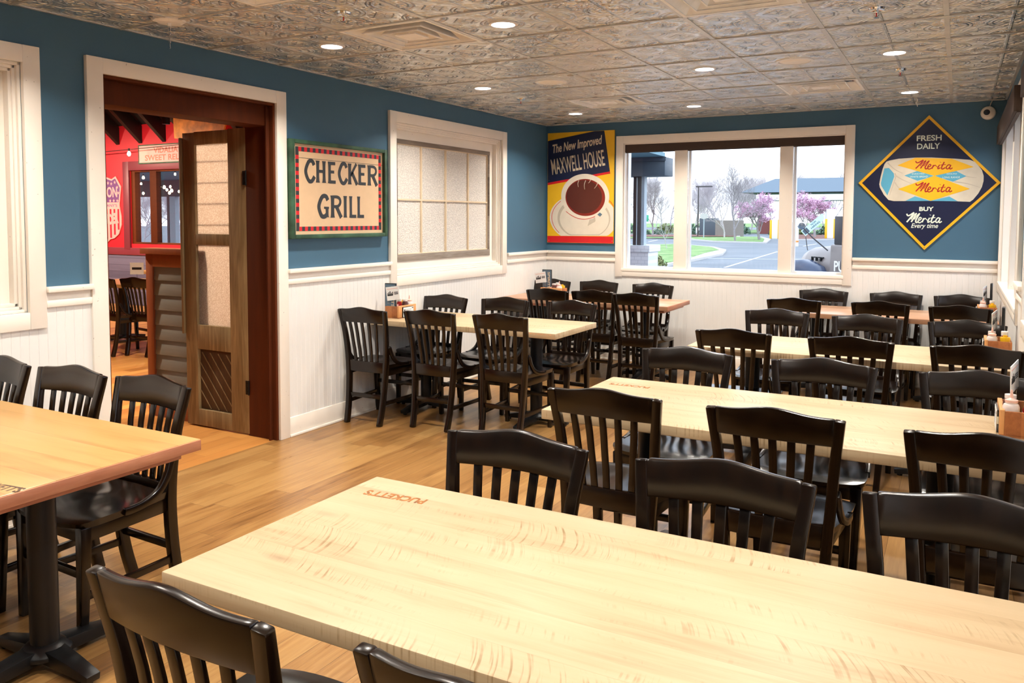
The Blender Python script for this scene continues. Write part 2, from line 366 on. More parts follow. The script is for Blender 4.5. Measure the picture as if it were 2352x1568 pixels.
def dfrost():
    t = NT('amber_pebbled_glass'); p = t.obj(); v = t.add('ShaderNodeTexVoronoi', i_Scale=110.0); t.l.new(p, v.inputs['Vector'])
    t.set(Base_Color=(0.70, 0.60, 0.50), Roughness=0.25); t.bump(v.outputs['Distance'], 0.004, 1.0)
    tl = t.add('ShaderNodeBsdfTranslucent'); t.l.new(t.ramp(v.outputs['Distance'], [(0.1, (1.0, 0.95, 0.90)), (0.6, (0.70, 0.60, 0.52))]), tl.inputs[0])
    mx = t.add('ShaderNodeMixShader', i_0=0.75); t.l.new(t.b.outputs[0], mx.inputs[1]); t.l.new(tl.outputs[0], mx.inputs[2]); t.l.new(mx.outputs[0], t.n['Material Output'].inputs[0]); return t.m
M_doorfrost = dfrost()
def emit(name, col, s):
    t = NT(name); t.set(Base_Color=(0.8, 0.8, 0.8), Emission_Color=col, Emission_Strength=s); return t.m
M_lamp = emit('lamp_lens', (1.0, 0.97, 1.0), 14.0)
M_bulb = emit('warm_bulb', (1.0, 0.74, 0.42), 22.0)
def ink(name, col, rough=0.5, **k): return plain(name, col, rough, var=0.03, **k)
I_navy = ink('navy_enamel', (0.008, 0.012, 0.045), 0.35); I_yel = ink('yellow_enamel', (0.80, 0.46, 0.012), 0.35); I_red = ink('red_enamel', (0.62, 0.008, 0.012), 0.35)
I_cream = ink('cream_enamel', (0.74, 0.60, 0.42), 0.4); I_tan = ink('tan_sign_paint', (0.72, 0.50, 0.30), 0.45); I_char = ink('charcoal_sign_paint', (0.025, 0.028, 0.032), 0.45)
I_green = plain('worn_green_paint', (0.030, 0.085, 0.045), 0.6, var=0.5, scale=9); I_cocoa = ink('coffee_brown', (0.085, 0.014, 0.006), 0.35); I_cup = ink('cup_white', (0.72, 0.64, 0.52), 0.4)
I_cupsh = ink('cup_grey', (0.50, 0.43, 0.33), 0.4); I_sky = ink('sky_blue_ink', (0.09, 0.36, 0.52), 0.4); I_wrap = plain('bread_wrapper', (0.60, 0.54, 0.43), 0.45, var=0.12, scale=6); I_wrap2 = ink('bread_wrapper_fold', (0.48, 0.42, 0.33), 0.45)
I_crim = ink('crimson_script', (0.36, 0.006, 0.010), 0.4); I_gold = ink('gold_ink', (0.82, 0.44, 0.010), 0.4); I_mint = ink('pale_mint_ink', (0.72, 0.78, 0.66), 0.4)
I_white = ink('white_card', (0.86, 0.85, 0.83), 0.5); I_grey = ink('grey_print', (0.30, 0.30, 0.32), 0.5); I_pink = ink('pink_print', (0.80, 0.42, 0.36), 0.5); I_slate = ink('slate_menu', (0.10, 0.16, 0.22), 0.4)
I_blk = ink('black_print', (0.012, 0.012, 0.013), 0.4); I_burn = plain('burnt_brand', (0.30, 0.095, 0.008), 0.5, var=0.6, scale=60)

# ---------------------------------------------------------------- room shell
def rects(u0, u1, v0, v1, holes):
    us = sorted({u0, u1, *[h[0] for h in holes], *[h[1] for h in holes]}); us = [u for u in us if u0 <= u <= u1]
    out = []
    for a, b in zip(us, us[1:]):
        vs = [v0]; mid = (a+b)/2
        for h in sorted([h for h in holes if h[0] < mid < h[1]], key=lambda h: h[2]):
            if h[2] > vs[-1]: out.append((a, b, vs[-1], min(h[2], v1)))
            vs.append(h[3])
        if vs[-1] < v1: out.append((a, b, vs[-1], v1))
    return out
def panel(name, mat, loc, rot, rs, z0, z1, parent=None, bevel=0, kind=True):
    mb = MB()
    for r in rs: mb.box(r[0], r[1], r[2], r[3], z0, z1)
    o = mb.build(name, mat, parent, bevel=bevel, loc=None if parent else loc, rot=None if parent else rot)
    if kind and parent is None: o['kind'] = 'structure'
    return o
O = (0, 0, 0); RW = (W, 0, 0)
DOOR = (-5.569, -4.265, -0.01, 2.37)
FW1 = (-2.893, -1.07, 1.087, 2.387); FW2 = (-7.84, -6.01, 1.087, 2.36)
FARW = (0.948, 3.22, 1.03, 2.40)
panel('floor', M_floor, O, O, [(-0.02, W+0.2, YN-0.2, 0.2)], -0.1, 0)
panel('floor_adjacent', M_floor2, O, O, [(-13, -0.02, YN-0.2, 1.2)], -0.1, 0)
VENTS = [(GX+T*(a+0.5), GY-T*(b+0.5)) for a, b in ((1, 6), (1, 1), (4, 1), (4, 6), (1, 8))]
panel('ceiling', M_tin, O, O, rects(-0.25, W+0.2, YN-0.2, 0.2, [(x-0.285, x+0.285, y-0.285, y+0.285) for x, y in VENTS]), H, H+0.12)
panel('wall_left', M_blue, O, LEFT, rects(YN-0.2, 0.0, 0, H, [DOOR, FW1, FW2]), -0.25, 0)
panel('wall_far', M_blue, O, FAR, rects(-0.25, W+0.25, 0, H, [FARW]), -0.2, 0)
RH = [(-b, -a, 1.03, 2.40) for b, a in [(s, e) for s, e in RWIN]]
RH = [(-s, -e, 1.03, 2.40) for s, e in RWIN]
panel('wall_right', M_blue, RW, RIGHT, rects(0, -YN+0.2, 0, H, RH), -0.2, 0)
panel('wall_near', M_blue, (0, YN, 0), (PI/2, 0, PI), [(-W, 0, 0, H)], -0.2, 0)

def beadboard(segs, name, loc, rot):
    mb = MB(); bm = mb.bm; pitch = 0.046
    for u0, u1, v0, v1 in segs:
        n = max(1, round((u1-u0)/pitch)); st = (u1-u0)/n; prof = [(u0, 0.012)]
        for k in range(n):
            a = u0+k*st
            prof += [(a+st-0.005, 0.012), (a+st-0.0032, 0.0103), (a+st-0.0015, 0.0103), (a+st, 0.012)]
        lo = [bm.verts.new((p[0], v0, p[1])) for p in prof]; hi = [bm.verts.new((p[0], v1, p[1])) for p in prof]
        for i in range(len(prof)-1): bm.faces.new([lo[i], lo[i+1], hi[i+1], hi[i]])
    o = mb.build(name, M_bead, loc=loc, rot=rot, smooth=0); o['kind'] = 'structure'
    return o
LO = [(YN, -7.93), (-5.92, -5.666), (-4.172, -2.978), (-0.967, 0.0)]       # rail runs on the left wall
beadboard([(YN, -7.84, 0, 1.12), (-7.84, -6.01, 0, 1.02), (-6.01, -5.666, 0, 1.12), (-4.172, -2.893, 0, 1.12), (-2.893, -1.07, 0, 1.02), (-1.07, -0.012, 0, 1.12)], 'wainscot_left', O, LEFT)
beadboard([(0.012, 0.948, 0, 1.12), (0.948, 3.22, 0, 1.0), (3.22, W-0.012, 0, 1.12)], 'wainscot_far', O, FAR)
rs_ = []; prev = 0.012
for s, e in RWIN: rs_ += [(prev, -s, 0, 1.12), (-s, -e, 0, 1.0)]; prev = -e
rs_.append((prev, -YN, 0, 1.12))
beadboard(rs_, 'wainscot_right', RW, RIGHT)
def rail(n, segs, loc, rot):
    mb = MB()
    for a, b in segs:
        mb.box(a, b, 1.10, 1.182, 0.0, 0.014); mb.box(a, b, 1.103, 1.140, 0.014, 0.026); mb.box(a, b, 1.182, 1.212, 0, 0.045)
    o = mb.build('trim_%d' % n, M_white, bevel=0.004, loc=loc, rot=rot); o['kind'] = 'structure'
rail(1, LO, O, LEFT); rail(2, [(0.0, 0.867), (3.306, W)], O, FAR)
ro = []; prev = 0
for s, e in RWIN: ro.append((prev, -s-0.085)); prev = -e+0.085
ro.append((prev, -YN)); rail(3, ro, RW, RIGHT)
def base(n, segs, loc, rot, h=0.14):
    mb = MB()
    for a, b in segs: mb.box(a, b, 0.0, h, 0.0, 0.02); mb.box(a, b, 0, 0.018, 0.02, 0.034)
    o = mb.build('baseboard_'+n, M_white, bevel=0.004, loc=loc, rot=rot); o['kind'] = 'structure'
base('left', [(YN, -5.666), (-4.172, 0)], O, LEFT); base('far', [(0, W)], O, FAR); base('right', [(0, -YN)], RW, RIGHT)
# ceiling grid
mb = MB(); zb = H-0.005
x = GX
while x < W: mb.box(x-0.013, x+0.013, YN, 0, zb, H); x += T
k = 0
while GY-k*T > YN: y = GY-k*T; mb.box(0, W, y-0.009, y+0.009, zb-0.002, H); k += 1
mb.box(0, 0.02, YN, 0, zb, H); mb.box(0, W, -0.02, 0, zb, H); mb.box(W-0.02, W, YN, 0, zb, H)
mb.build('trim_4', M_grid)['kind'] = 'structure'

# ---------------------------------------------------------------- windows
def frosted_window(n, y0, y1, z0, z1, cas=0.088, label=''):
    """y0..y1, z0..z1 is the opening"""
    w = bpy.data.objects.new('window_%d' % n, None); link(w); w.rotation_euler = LEFT; w['kind'] = 'structure'
    mb = MB(); c = cas
    mb.box(y0-c, y0, z0-c, z1+c, 0, 0.028); mb.box(y1, y1+c, z0-c, z1+c, 0, 0.028)
    mb.box(y0, y1, z1, z1+c, 0, 0.027); mb.box(y0, y1, z0-c, z0, 0, 0.027)
    mb.build('casing', M_white, w, bevel=0.003)
    mb = MB()
    for i, d in enumerate((0.0, 0.035, 0.055)):                       # stepped moulding inside the casing
        a, b, e, f = y0+0.016*i, y1-0.016*i, z0+0.016*i, z1-0.016*i; t = 0.016
        mb.box(a, a+t, e, f, -0.09, -d*0.5); mb.box(b-t, b, e, f, -0.09, -d*0.5); mb.box(a, b, f-t, f, -0.09, -d*0.5); mb.box(a, b, e, e+t, -0.09, -d*0.5)
    mb.build('moulding', M_white, w, bevel=0.002)
    sy0, sy1, sz0, sz1 = y0+0.105, y1-0.115, z0+0.11, z1-0.125
    mb = MB()
    for r in rects(y0+0.04, y1-0.04, z0+0.04, z1-0.04, [(sy0, sy1, sz0, sz1)]): mb.box(r[0], r[1], r[2], r[3], -0.12, -0.07)
    mb.build('liner', M_white, w)
    mb = MB()
    mb.box(sy0, sy1, sz1-0.038, sz1, -0.105, -0.062); mb.box(sy0, sy1, sz0, sz0+0.062, -0.105, -0.062)
    mb.box(sy0, sy0+0.028, sz0, sz1, -0.105, -0.064); mb.box(sy1-0.028, sy1, sz0, sz1, -0.105, -0.064)
    mb.build('sash', M_sash, w, bevel=0.002)
    mb = MB(); zc = (sz0+sz1)/2+0.01
    for k in (1, 2, 3):
        yy = sy0+(sy1-sy0)*k/4; mb.box(yy-0.009, yy+0.009, sz0+0.05, sz1-0.03, -0.095, -0.073)
    mb.box(sy0+0.02, sy1-0.02, zc-0.008, zc+0.008, -0.095, -0.0735)
    for r in rects(sy0+0.02, sy1-0.02, sz0+0.055, sz1-0.032, [(sy0+0.036, sy1-0.036, sz0+0.07, sz1-0.046)]): mb.box(r[0], r[1], r[2], r[3], -0.095, -0.075)
    mb.build('muntins', I_cream, w, bevel=0.002)
    MB().box(sy0+0.01, sy1-0.01, sz0+0.02, sz1-0.02, -0.094, -0.088).build('glass', M_frost, w)
    return w
frosted_window(1, *FW1); frosted_window(2, *FW2)
def clear_window(n, u0, u1, v0, v1, loc, rot, mull):
    w = bpy.data.objects.new('window_%d' % n, None); link(w); w.rotation_euler = rot; w.location = loc; w['kind'] = 'structure'
    c = 0.082; mb = MB()
    mb.box(u0-c, u0, v0-0.092, v1+c, 0, 0.026); mb.box(u1, u1+c, v0-0.092, v1+c, 0, 0.026)
    mb.box(u0, u1, v1, v1+c, 0, 0.025); mb.box(u0, u1, v0-0.085, v0-0.008, 0, 0.025)
    for a, b in mull: mb.box(a, b, v0, v1, -0.06, -0.015)
    mb.build('casing', M_white, w, bevel=0.003)
    mb = MB().box(u0-0.01, u1+0.01, v0-0.03, v0+0.005, -0.205, 0.03); mb.build('sill', M_white, w, bevel=0.004)
    mb = MB(); mb.box(u0, u0+0.012, v0, v1, -0.2, 0.0); mb.box(u1-0.012, u1, v0, v1, -0.2, 0.0); mb.box(u0, u1, v1-0.012, v1, -0.2, 0.0); mb.build('reveal', M_white, w)
    mb = MB()
    ed = [u0]+[x for m_ in mull for x in m_]+[u1]
    for a, b in zip(ed[::2], ed[1::2]):
        for r in rects(a, b, v0, v1, [(a+0.024, b-0.010, v0+0.028, v1-0.03)]): mb.box(r[0], r[1], r[2], r[3], -0.13, -0.075)
        mb.box(a, a+0.008, v0, v1, -0.075, -0.06)
    mb.build('sash', M_winwhite, w, bevel=0.003)
    mb = MB()
    for a, b in zip(ed[::2], ed[1::2]): mb.box(a+0.02, b-0.005, v0+0.015, v1-0.015, -0.105, -0.099)
    mb.build('glass', M_glass, w)
    return w
clear_window(3, *FARW, O, FAR, [(1.518, 1.657), (2.604, 2.731)])
for i, (s, e) in enumerate(RWIN):
    L3 = (s-e)/3
    clear_window(4+i, -s, -e, 1.03, 2.40, RW, RIGHT, [(-s+L3-0.06, -s+L3+0.06), (-s+2*L3-0.06, -s+2*L3+0.06)])
def shade(label, u0, u1, loc, rot, drop=0.095, out=0.0):
    s = thing('roller_shade', label, 'window shade', loc, rot=rot)
    MB().box(u0+0.003, u1-0.003, 2.4-drop, 2.398, -0.052+out, -0.006+out).build('valance', M_shade, s, bevel=0.003)
    MB().box(u0+0.01, u1-0.01, 2.4-drop-0.006, 2.4-drop+0.004, -0.045+out, -0.025+out).build('hem_bar', M_shade, s)
shade('dark brown roller shade rolled up across the top of the far wall window', FARW[0], FARW[1], O, FAR)
for (s, e), d, q in zip(RWIN, (0.16, 0.16, 0.16), ('nearest the far corner', 'in the middle of the right wall', 'closest to the camera')):
    shade('dark brown roller shade in the right wall window '+q, -s, -e, RW, RIGHT, d, 0.078)

# ---------------------------------------------------------------- doorway and door leaf
mb = MB()
mb.box(-5.666, -5.569, 0, 2.457, 0, 0.028); mb.box(-4.265, -4.172, 0, 2.457, 0, 0.028); mb.box(-5.569, -4.265, 2.37, 2.457, 0, 0.027)
mb.build('trim_5', M_white, bevel=0.003, loc=O, rot=LEFT)['kind'] = 'structure'
mb = MB()
mb.box(-0.27, 0.008, -4.283, -4.265, 0, 2.37); mb.box(-0.27, 0.008, -5.569, -5.551, 0, 2.37); mb.box(-0.27, 0.008, -5.551, -4.283, 2.352, 2.37)
mb.box(-0.25, -0.045, -5.551, -4.283, 2.215, 2.352)
mb.box(-0.045, -0.03, -4.31, -4.283, 0, 2.352)
mb.build('trim_6', M_jamb, bevel=0.002)['kind'] = 'structure'
def door_leaf(n, hx, hy):
    """old half glazed leaf folded back at right angles to the wall; local x from hinge into the next room"""
    d = bpy.data.objects.new('door_%d' % n, None); link(d); d['kind'] = 'structure'; d.location = (hx, hy, 0); d.rotation_euler = (PI/2, 0, 0)
    L = 0.655; t0, t1 = -0.022, 0.022     # local z towards the camera; x runs from -L to 0
    def pc(x0, x1, z0, z1, name='rail', mat=M_olddoor, a=t0, b=t1): return MB().box(x0, x1, z0, z1, a, b).build(name, mat, d, bevel=0.003)
    pc(-0.18, 0, 0.012, 2.215, 'stile', M_orangestile); pc(-L, -0.53, 0.012, 2.205, 'stile')
    pc(-0.53, -0.18, 2.115, 2.21); pc(-0.53, -0.18, 1.375, 1.455); pc(-0.53, -0.18, 0.592, 0.775); pc(-0.53, -0.18, 0.012, 0.135)
    g = MB().box(-0.53, -0.18, 1.455, 2.115, -0.006, 0.0).build('glass_pane', M_doorfrost, d)
    for k in range(4): MB().box(-0.53, -0.18, 1.52+k*0.155, 1.526+k*0.155, -0.012, -0.007).build('blind_slat', M_sash, g)
    MB().box(-0.53, -0.18, 0.775, 1.375, -0.006, 0.0).build('glass_pane', M_doorfrost, d)
    pc(-0.53, -0.18, 0.135, 0.592, 'lower_panel', M_doordark, -0.014, -0.002)
    mb = MB()
    for k in range(-3, 6):   # diagonal boards' beads
        pts = []
        for tt in range(0, 21):
            x = -0.53+k*0.085+tt*0.0215; z = 0.592-tt*0.0265
            if -0.53 <= x <= -0.18 and 0.137 < z < 0.590: pts.append((x, z))
        if len(pts) > 2: mb.ribbon(pts, 0.006, -0.003, 0.002, smooth=False)
    mb.build('diagonal_bead', M_olddoor, d)
    pc(-L-0.022, -L-0.002, 0.70, 2.17, 'astragal', M_olddoor, -0.01, 0.04)
    for z in (0.30, 1.81):
        h = MB(); h.box(-0.03, 0.002, z, z+0.10, t1, t1+0.004); h.box(0.004, 0.05, z, z+0.10, 0.0, 0.005)
        h.tube([(0.003, z-0.003, t1+0.004), (0.003, z+0.103, t1+0.004)], 0.006, 10)
        for a in (0.02, 0.05, 0.08):
            h.tube([(-0.018, z+a, t1+0.003), (-0.018, z+a, t1+0.007)], 0.004, 8)
        h.build('hinge', M_ironblk, d)
    return d
door_leaf(1, -0.262, -4.262)

# ---------------------------------------------------------------- ceiling fittings
for i, (x, y) in enumerate(DOWNLIGHTS):
    big = y < -3.5
    q = {0.755: 'nearest the left wall', 1.975: 'left of the room centre', 2.584: 'near the room centre', 3.804: 'towards the right wall'}[x]
    r = {-0.868: 'in the far wall row', -2.697: 'in the second row', -4.525: 'in the middle row', -6.354: 'in the near row', -8.183: 'over the camera'}[y]
    t = thing('downlight', 'recessed ceiling downlight %s, %s' % (r, q), 'ceiling light', (x, y, H), group='recessed downlights in the tin ceiling')
    MB().lathe([(0.062, -0.002), (0.066, -0.008), (0.078, -0.006), (0.080, 0.0)], 32).build('trim_ring', M_offwhite, t)
    MB().lathe([(0.0, -0.004), (0.061, -0.004), (0.061, -0.001), (0.0, -0.001)], 32).build('lens', M_lamp, t)
    area('lamp', (0, 0, -0.012), 0.115, DOWN_W, (1.0, 0.93, 0.82), spread=DOWN_SPREAD, parent=t)
def vent(x, y, label):
    t = thing('ceiling_vent', label, 'air vent', (x, y, H), group='square air diffusers in the tin ceiling')
    def sq(mb, a, za, b, zb, th=0.004):
        for s in range(4):
            c_, s_ = [(1, 0), (0, 1), (-1, 0), (0, -1)][s]
            def P(u, v, z): return (u*c_-v*s_, u*s_+v*c_, z)
            mb.quadbox([P(-a, -a, za), P(a, -a, za), P(b, -b, zb), P(-b, -b, zb), P(-a, -a, za+th), P(a, -a, za+th), P(b, -b, zb+th), P(-b, -b, zb+th)])
    mb = MB(); sq(mb, 0.297, -0.008, 0.280, -0.008, 0.006); sq(mb, 0.205, -0.010, 0.197, -0.010, 0.005); sq(mb, 0.130, -0.010, 0.122, -0.010, 0.005); mb.build('frame', M_brushed, t)
    for a, b in ((0.282, 0.222), (0.20, 0.145), (0.125, 0.075)):
        mb = MB(); sq(mb, a, -0.006, b, 0.055); mb.build('louver', M_brushed, t)
    MB().box(-0.07, 0.07, -0.07, 0.07, -0.010, -0.004).build('centre_plate', M_brushed, t)
    MB().box(-0.28, 0.28, -0.28, 0.28, 0.10, 0.11).build('plenum', I_slate, t)
TC = T/2
vent(GX+T+TC, GY-6*T-TC, 'square white ceiling vent between the two near left downlights')
vent(GX+T+TC, GY-T-TC, 'square white ceiling vent above the corner table by the coffee poster')
vent(GX+4*T+TC, GY-T-TC, 'square white ceiling vent above the right end of the far window')
vent(GX+4*T+TC, GY-6*T-TC, 'square white ceiling vent cut by the top edge of the photo, right of centre')
vent(GX+T+TC, GY-8*T-TC, 'square white ceiling vent cut by the top edge of the photo, left of centre')
for x, q in ((1.37, 'left'), (3.195, 'right')):
    t = thing('ceiling_speaker', 'round flat cream speaker grille in the ceiling, the %s one of the two' % q, 'speaker', (x, -2.697, H), group='round ceiling speakers')
    MB().lathe([(0.10, -0.002), (0.105, -0.008), (0.122, -0.006), (0.125, 0)], 36).build('ring', M_offwhite, t)
    MB().lathe([(0.0, -0.007), (0.095, -0.005), (0.101, -0.001), (0, -0.001)], 36).build('grille', M_ivory, t)
for x, y, q in ((1.365, -5.13, 'in front of the near left vent'), (3.80, -3.93, 'near the top photo edge, right side'), (0.745, -2.02, 'above the frosted wall window'), (3.80, -2.03, 'between the two right hand downlights')):
    t = thing('sprinkler', 'small pendant fire sprinkler on the ceiling '+q, 'sprinkler', (x, y, H), group='fire sprinklers')
    MB().lathe([(0.012, -0.004), (0.036, -0.010), (0.040, -0.001), (0.0, -0.001)], 20).build('escutcheon', M_chrome, t)
    mb = MB().lathe([(0.0, -0.002), (0.010, -0.002), (0.010, -0.020), (0.007, -0.024), (0, -0.024)], 14)
    for s in (-1, 1): mb.tube([(s*0.008, 0, -0.020), (s*0.012, 0, -0.034), (s*0.004, 0, -0.046)], 0.002, 6)
    mb.lathe([(0, -0.046), (0.014, -0.047), (0.014, -0.049), (0, -0.049)], 14); mb.build('frame', M_chrome, t)
    MB().tube([(0, 0, -0.024), (0, 0, -0.045)], 0.003, 8).build('glass_bulb', I_red, t)
t = thing('ceiling_plate', 'white octagonal plate on the ceiling by the doorway with keys hanging', 'ceiling fixture', (0.415, -5.44, H))
MB().lathe([(0, -0.016), (0.06, -0.016), (0.085, -0.006), (0.085, 0.0), (0, 0)], 8).build('plate', M_offwhite, t, smooth=0)
MB().lathe([(0, -0.034), (0.010, -0.032), (0.012, -0.016), (0, -0.016)], 12).build('socket', M_offwhite, t)
k_ = thing('hanging_keys', 'pair of small keys dangling on a ring below the white ceiling plate', 'keys', (0.415, -5.44, H-0.034))
mb = MB(); mb.tube([(0.010*math.sin(a), 0, -0.014+0.014*math.cos(a)) for a in [i*PI/8 for i in range(17)]], 0.0012, 6, cap=False); mb.build('key_ring', M_chrome, k_)
for z, nme in ((-0.028, 'key'), (-0.072, 'key')):
    mb = MB(); mb.lathe([(0, -0.0015), (0.009, -0.0015), (0.009, 0.0015), (0, 0.0015)], 14)
    for v in mb.bm.verts: v.co = Vector((v.co.x, v.co.z, v.co.y*1.2+z-0.008))
    mb.box(-0.0025, 0.0025, -0.0012, 0.0012, z-0.045, z-0.014); mb.box(0.002, 0.006, -0.001, 0.001, z-0.042, z-0.036); mb.build(nme, M_chrome, k_)
mb = MB(); p0 = at(2104, 222, 2, H); mb.tube([p0, p0+Vector((0.012, 0.0, -0.03)), p0+Vector((0.006, 0, -0.055)), p0+Vector((0.014, 0, -0.085))], 0.003, 6)
tag(mb.build('loose_wire', M_ivory), 'short loose white wire hanging from the ceiling beside the far right downlight', 'wire')
t = thing('security_camera', 'small round white dome camera high on the far wall at right corner', 'camera', (4.396, 0, 2.53), rot=FAR)
MB().lathe([(0, 0), (0.058, 0), (0.060, 0.012), (0.052, 0.034), (0.030, 0.045), (0, 0.047)], 28).build('housing', M_ivory, t)
MB().lathe([(0, 0.040), (0.026, 0.046), (0.022, 0.056), (0, 0.060)], 20, c=(-0.012, 0.004, 0)).build('lens', plain('dark_lens', (0.02, 0.025, 0.035), 0.08), t)
MB().tube([(0.01, 0.055, 0.01), (0.018, 0.085, 0.008), (0.03, 0.112, 0.004)], 0.003, 6).build('cable', M_ivory, t)

# ---------------------------------------------------------------- wall signs
GLY = {  # strokes (points, width) in a cell 0..1 x 0..1 ; flared ends
 'C': [([(0.86, 0.78), (0.72, 0.95), (0.45, 0.93), (0.22, 0.62), (0.20, 0.38), (0.40, 0.08), (0.66, 0.04), (0.90, 0.26)], 0.20)],
 'H': [([(0.22, 0), (0.22, 1)], 0.23), ([(0.78, 0), (0.78, 1)], 0.23), ([(0.2, 0.52), (0.8, 0.52)], 0.12)],
 'E': [([(0.24, 0), (0.24, 1)], 0.25), ([(0.2, 0.93), (0.86, 0.93)], 0.13), ([(0.2, 0.53), (0.74, 0.53)], 0.12), ([(0.2, 0.06), (0.90, 0.06)], 0.13)],
 'K': [([(0.22, 0), (0.22, 1)], 0.23), ([(0.30, 0.42), (0.84, 1.0)], 0.16), ([(0.42, 0.58), (0.90, 0.0)], 0.22)],
 'R': [([(0.22, 0), (0.22, 1)], 0.23), ([(0.2, 0.94), (0.60, 0.94), (0.80, 0.84), (0.82, 0.66), (0.64, 0.52), (0.3, 0.50)], 0.14), ([(0.52, 0.50), (0.90, 0.0)], 0.22)],
 'G': [([(0.86, 0.78), (0.72, 0.95), (0.45, 0.93), (0.22, 0.62), (0.20, 0.38), (0.38, 0.08), (0.62, 0.05), (0.80, 0.16)], 0.20), ([(0.80, 0.02), (0.80, 0.46)], 0.2), ([(0.58, 0.44), (0.94, 0.44)], 0.08)],
 'I': [([(0.5, 0), (0.5, 1)], 0.5)],
 'L': [([(0.26, 0), (0.26, 1)], 0.25), ([(0.2, 0.06), (0.88, 0.06)], 0.13)]}
def block_word(word, cells, y0, y1, z0, z1, mat, parent, name='lettering'):
    mb = MB()
    for ch, (a, b) in zip(word, cells):
        for pts, w in GLY[ch]:
            P = [(a+(b-a)*p[0], y0+(y1-y0)*p[1]) for p in pts]
            sc = (b-a) if abs(pts[0][0]-pts[-1][0]) < 0.2 and len(pts) == 2 or len(pts) > 2 else (y1-y0)*0.62
            if len(pts) == 2 and abs(pts[0][1]-pts[1][1]) < 0.01: mb.ribbon(P, w*(y1-y0)*0.85, z0, z1, flare=0.35)
            elif len(pts) > 2: mb.ribbon(P, w*(b-a)*1.12, z0, z1+0.0002)
            else: mb.ribbon([P[0], ((P[0][0]+P[1][0])/2, (P[0][1]+P[1][1])/2), P[1]], w*(b-a), z0, z1+0.0004, flare=0.45 if abs(P[0][0]-P[1][0]) < 0.01 else 0.12)
    return mb.build(name, mat, parent, smooth=0)
sg = thing('checker_grill_sign', 'cream hand painted CHECKER GRILL board in a worn green frame with red and black border', 'sign', (0.0, -3.611, 1.782), rot=LEFT)
HW, HH = 0.555, 0.355      # half sizes of the framed board
MB().box(-HW+0.02, HW-0.02, -HH+0.02, HH-0.02, 0.004, 0.028).build('board', I_tan, sg)
mb = MB()
for r in rects(-HW, HW, -HH, HH, [(-HW+0.045, HW-0.034, -HH+0.030, HH-0.028)]): mb.box(r[0], r[1], r[2], r[3], 0.0, 0.055)
mb.build('frame', I_green, sg, bevel=0.004)
BX0, BX1, BY0, BY1 = -0.480, 0.500, -0.300, 0.306; cb = 0.032
red = MB(); blk = MB()
def band(x0, x1, y0, y1, n, horiz):
    for k in range(n):
        mbb = red if k % 2 else blk
        if horiz: mbb.box(x0+(x1-x0)*k/n, x0+(x1-x0)*(k+1)/n, y0, y1, 0.028, 0.0295)
        else: mbb.box(x0, x1, y0+(y1-y0)*k/n, y0+(y1-y0)*(k+1)/n, 0.028, 0.0295)
band(BX0, BX1, BY1-cb, BY1, 33, True); band(BX0, BX1, BY0, BY0+cb, 33, True)
band(BX0, BX0+cb, BY0+cb, BY1-cb, 19, False); band(BX1-cb, BX1, BY0+cb, BY1-cb, 19, False)
red.build('red_checks', I_red, sg, smooth=0); blk.build('black_checks', I_char, sg, smooth=0)
MB().box(-HW+0.045, HW-0.034, 0.226, 0.229, 0.028, 0.0288).build('board_joint', I_char, sg)
def lw(u, v): p = at(655+u/6.033, 300+v/6.033, 0, 0.03); return (p.y+3.611, p.z-1.782)
cw = [(lw(a, 560)[0], lw(b, 560)[0]) for a, b in ((255, 425), (418, 574), (586, 712), (722, 872), (862, 1012), (1004, 1130), (1132, 1285))]
block_word('CHECKER', cw, lw(420, 715)[1], lw(420, 412)[1], 0.028, 0.030, I_char, sg)
gw = [(lw(a, 1050)[0], lw(b, 1050)[0]) for a, b in ((435, 618), (620, 795), (800, 868), (880, 998), (990, 1106))]
block_word('GRILL', gw, lw(700, 1203)[1], lw(700, 900)[1], 0.028, 0.030, I_char, sg)

# coffee poster on the far wall, traced on the wall plane
PX, PZ = 0.434, 1.928
def pw(u, v, k=(1250, 290, 11.2)):
    p = at(k[0]+u/k[2], k[1]+v/k[2], 1, -0.02); return (p.x-PX, p.z-PZ)
p6 = (1250, 400, 9.224)
ps = thing('coffee_poster', 'tall yellow and navy tin coffee advertisement with a large cup and red base', 'poster', (PX, 0, PZ), rot=FAR)
HX, HZ = 0.409, 0.626
MB().box(-HX, HX, -HZ, HZ, 0.004, 0.018).build('tin_panel', I_yel, ps)
def clipx(pts): return [(max(-HX+0.002, min(HX-0.002, x)), max(-HZ+0.002, min(HZ-0.002, y))) for x, y in pts]
def plt(pts, z, mat, name, k=(1250, 290, 11.2), e=0.0006): return MB().plate(clipx([pw(u, v, k) for u, v in pts]), z, z+e).build(name, mat, ps, smooth=0)
plt([(90, 380), (1300, 118), (1545, 112), (1690, 1165), (90, 1460)], 0.018, I_navy, 'navy_block')
plt([(90, 1455), (1688, 1160), (1700, 1215), (90, 1512)], 0.0182, I_red, 'red_stripe')
plt([(60, 1305), (1475, 1320), (1475, 1475), (60, 1450)], 0.018, I_red, 'red_base', p6)
def ell(cx, cy, rx, ry, rot=0, n=48, a0=0, a1=2*PI):
    c, s = math.cos(rot), math.sin(rot)
    return [(cx+rx*math.cos(a)*c-ry*math.sin(a)*s, cy+rx*math.cos(a)*s+ry*math.sin(a)*c) for a in [a0+(a1-a0)*i/n for i in range(n if a1-a0 > 6.2 else n+1)]]
sauc = [(x, min(y, 1304)) for x, y in ell(830, 930, 715, 520, 0.05, 72)]
plt(sauc, 0.0186, I_cup, 'saucer', p6)
mb = MB(); mb.ribbon(clipx([pw(*q, p6) for q in ell(850, 930, 690, 505, 0.05, 40, PI*0.77, PI*1.23)]), 0.006, 0.0192, 0.0196, smooth=False)
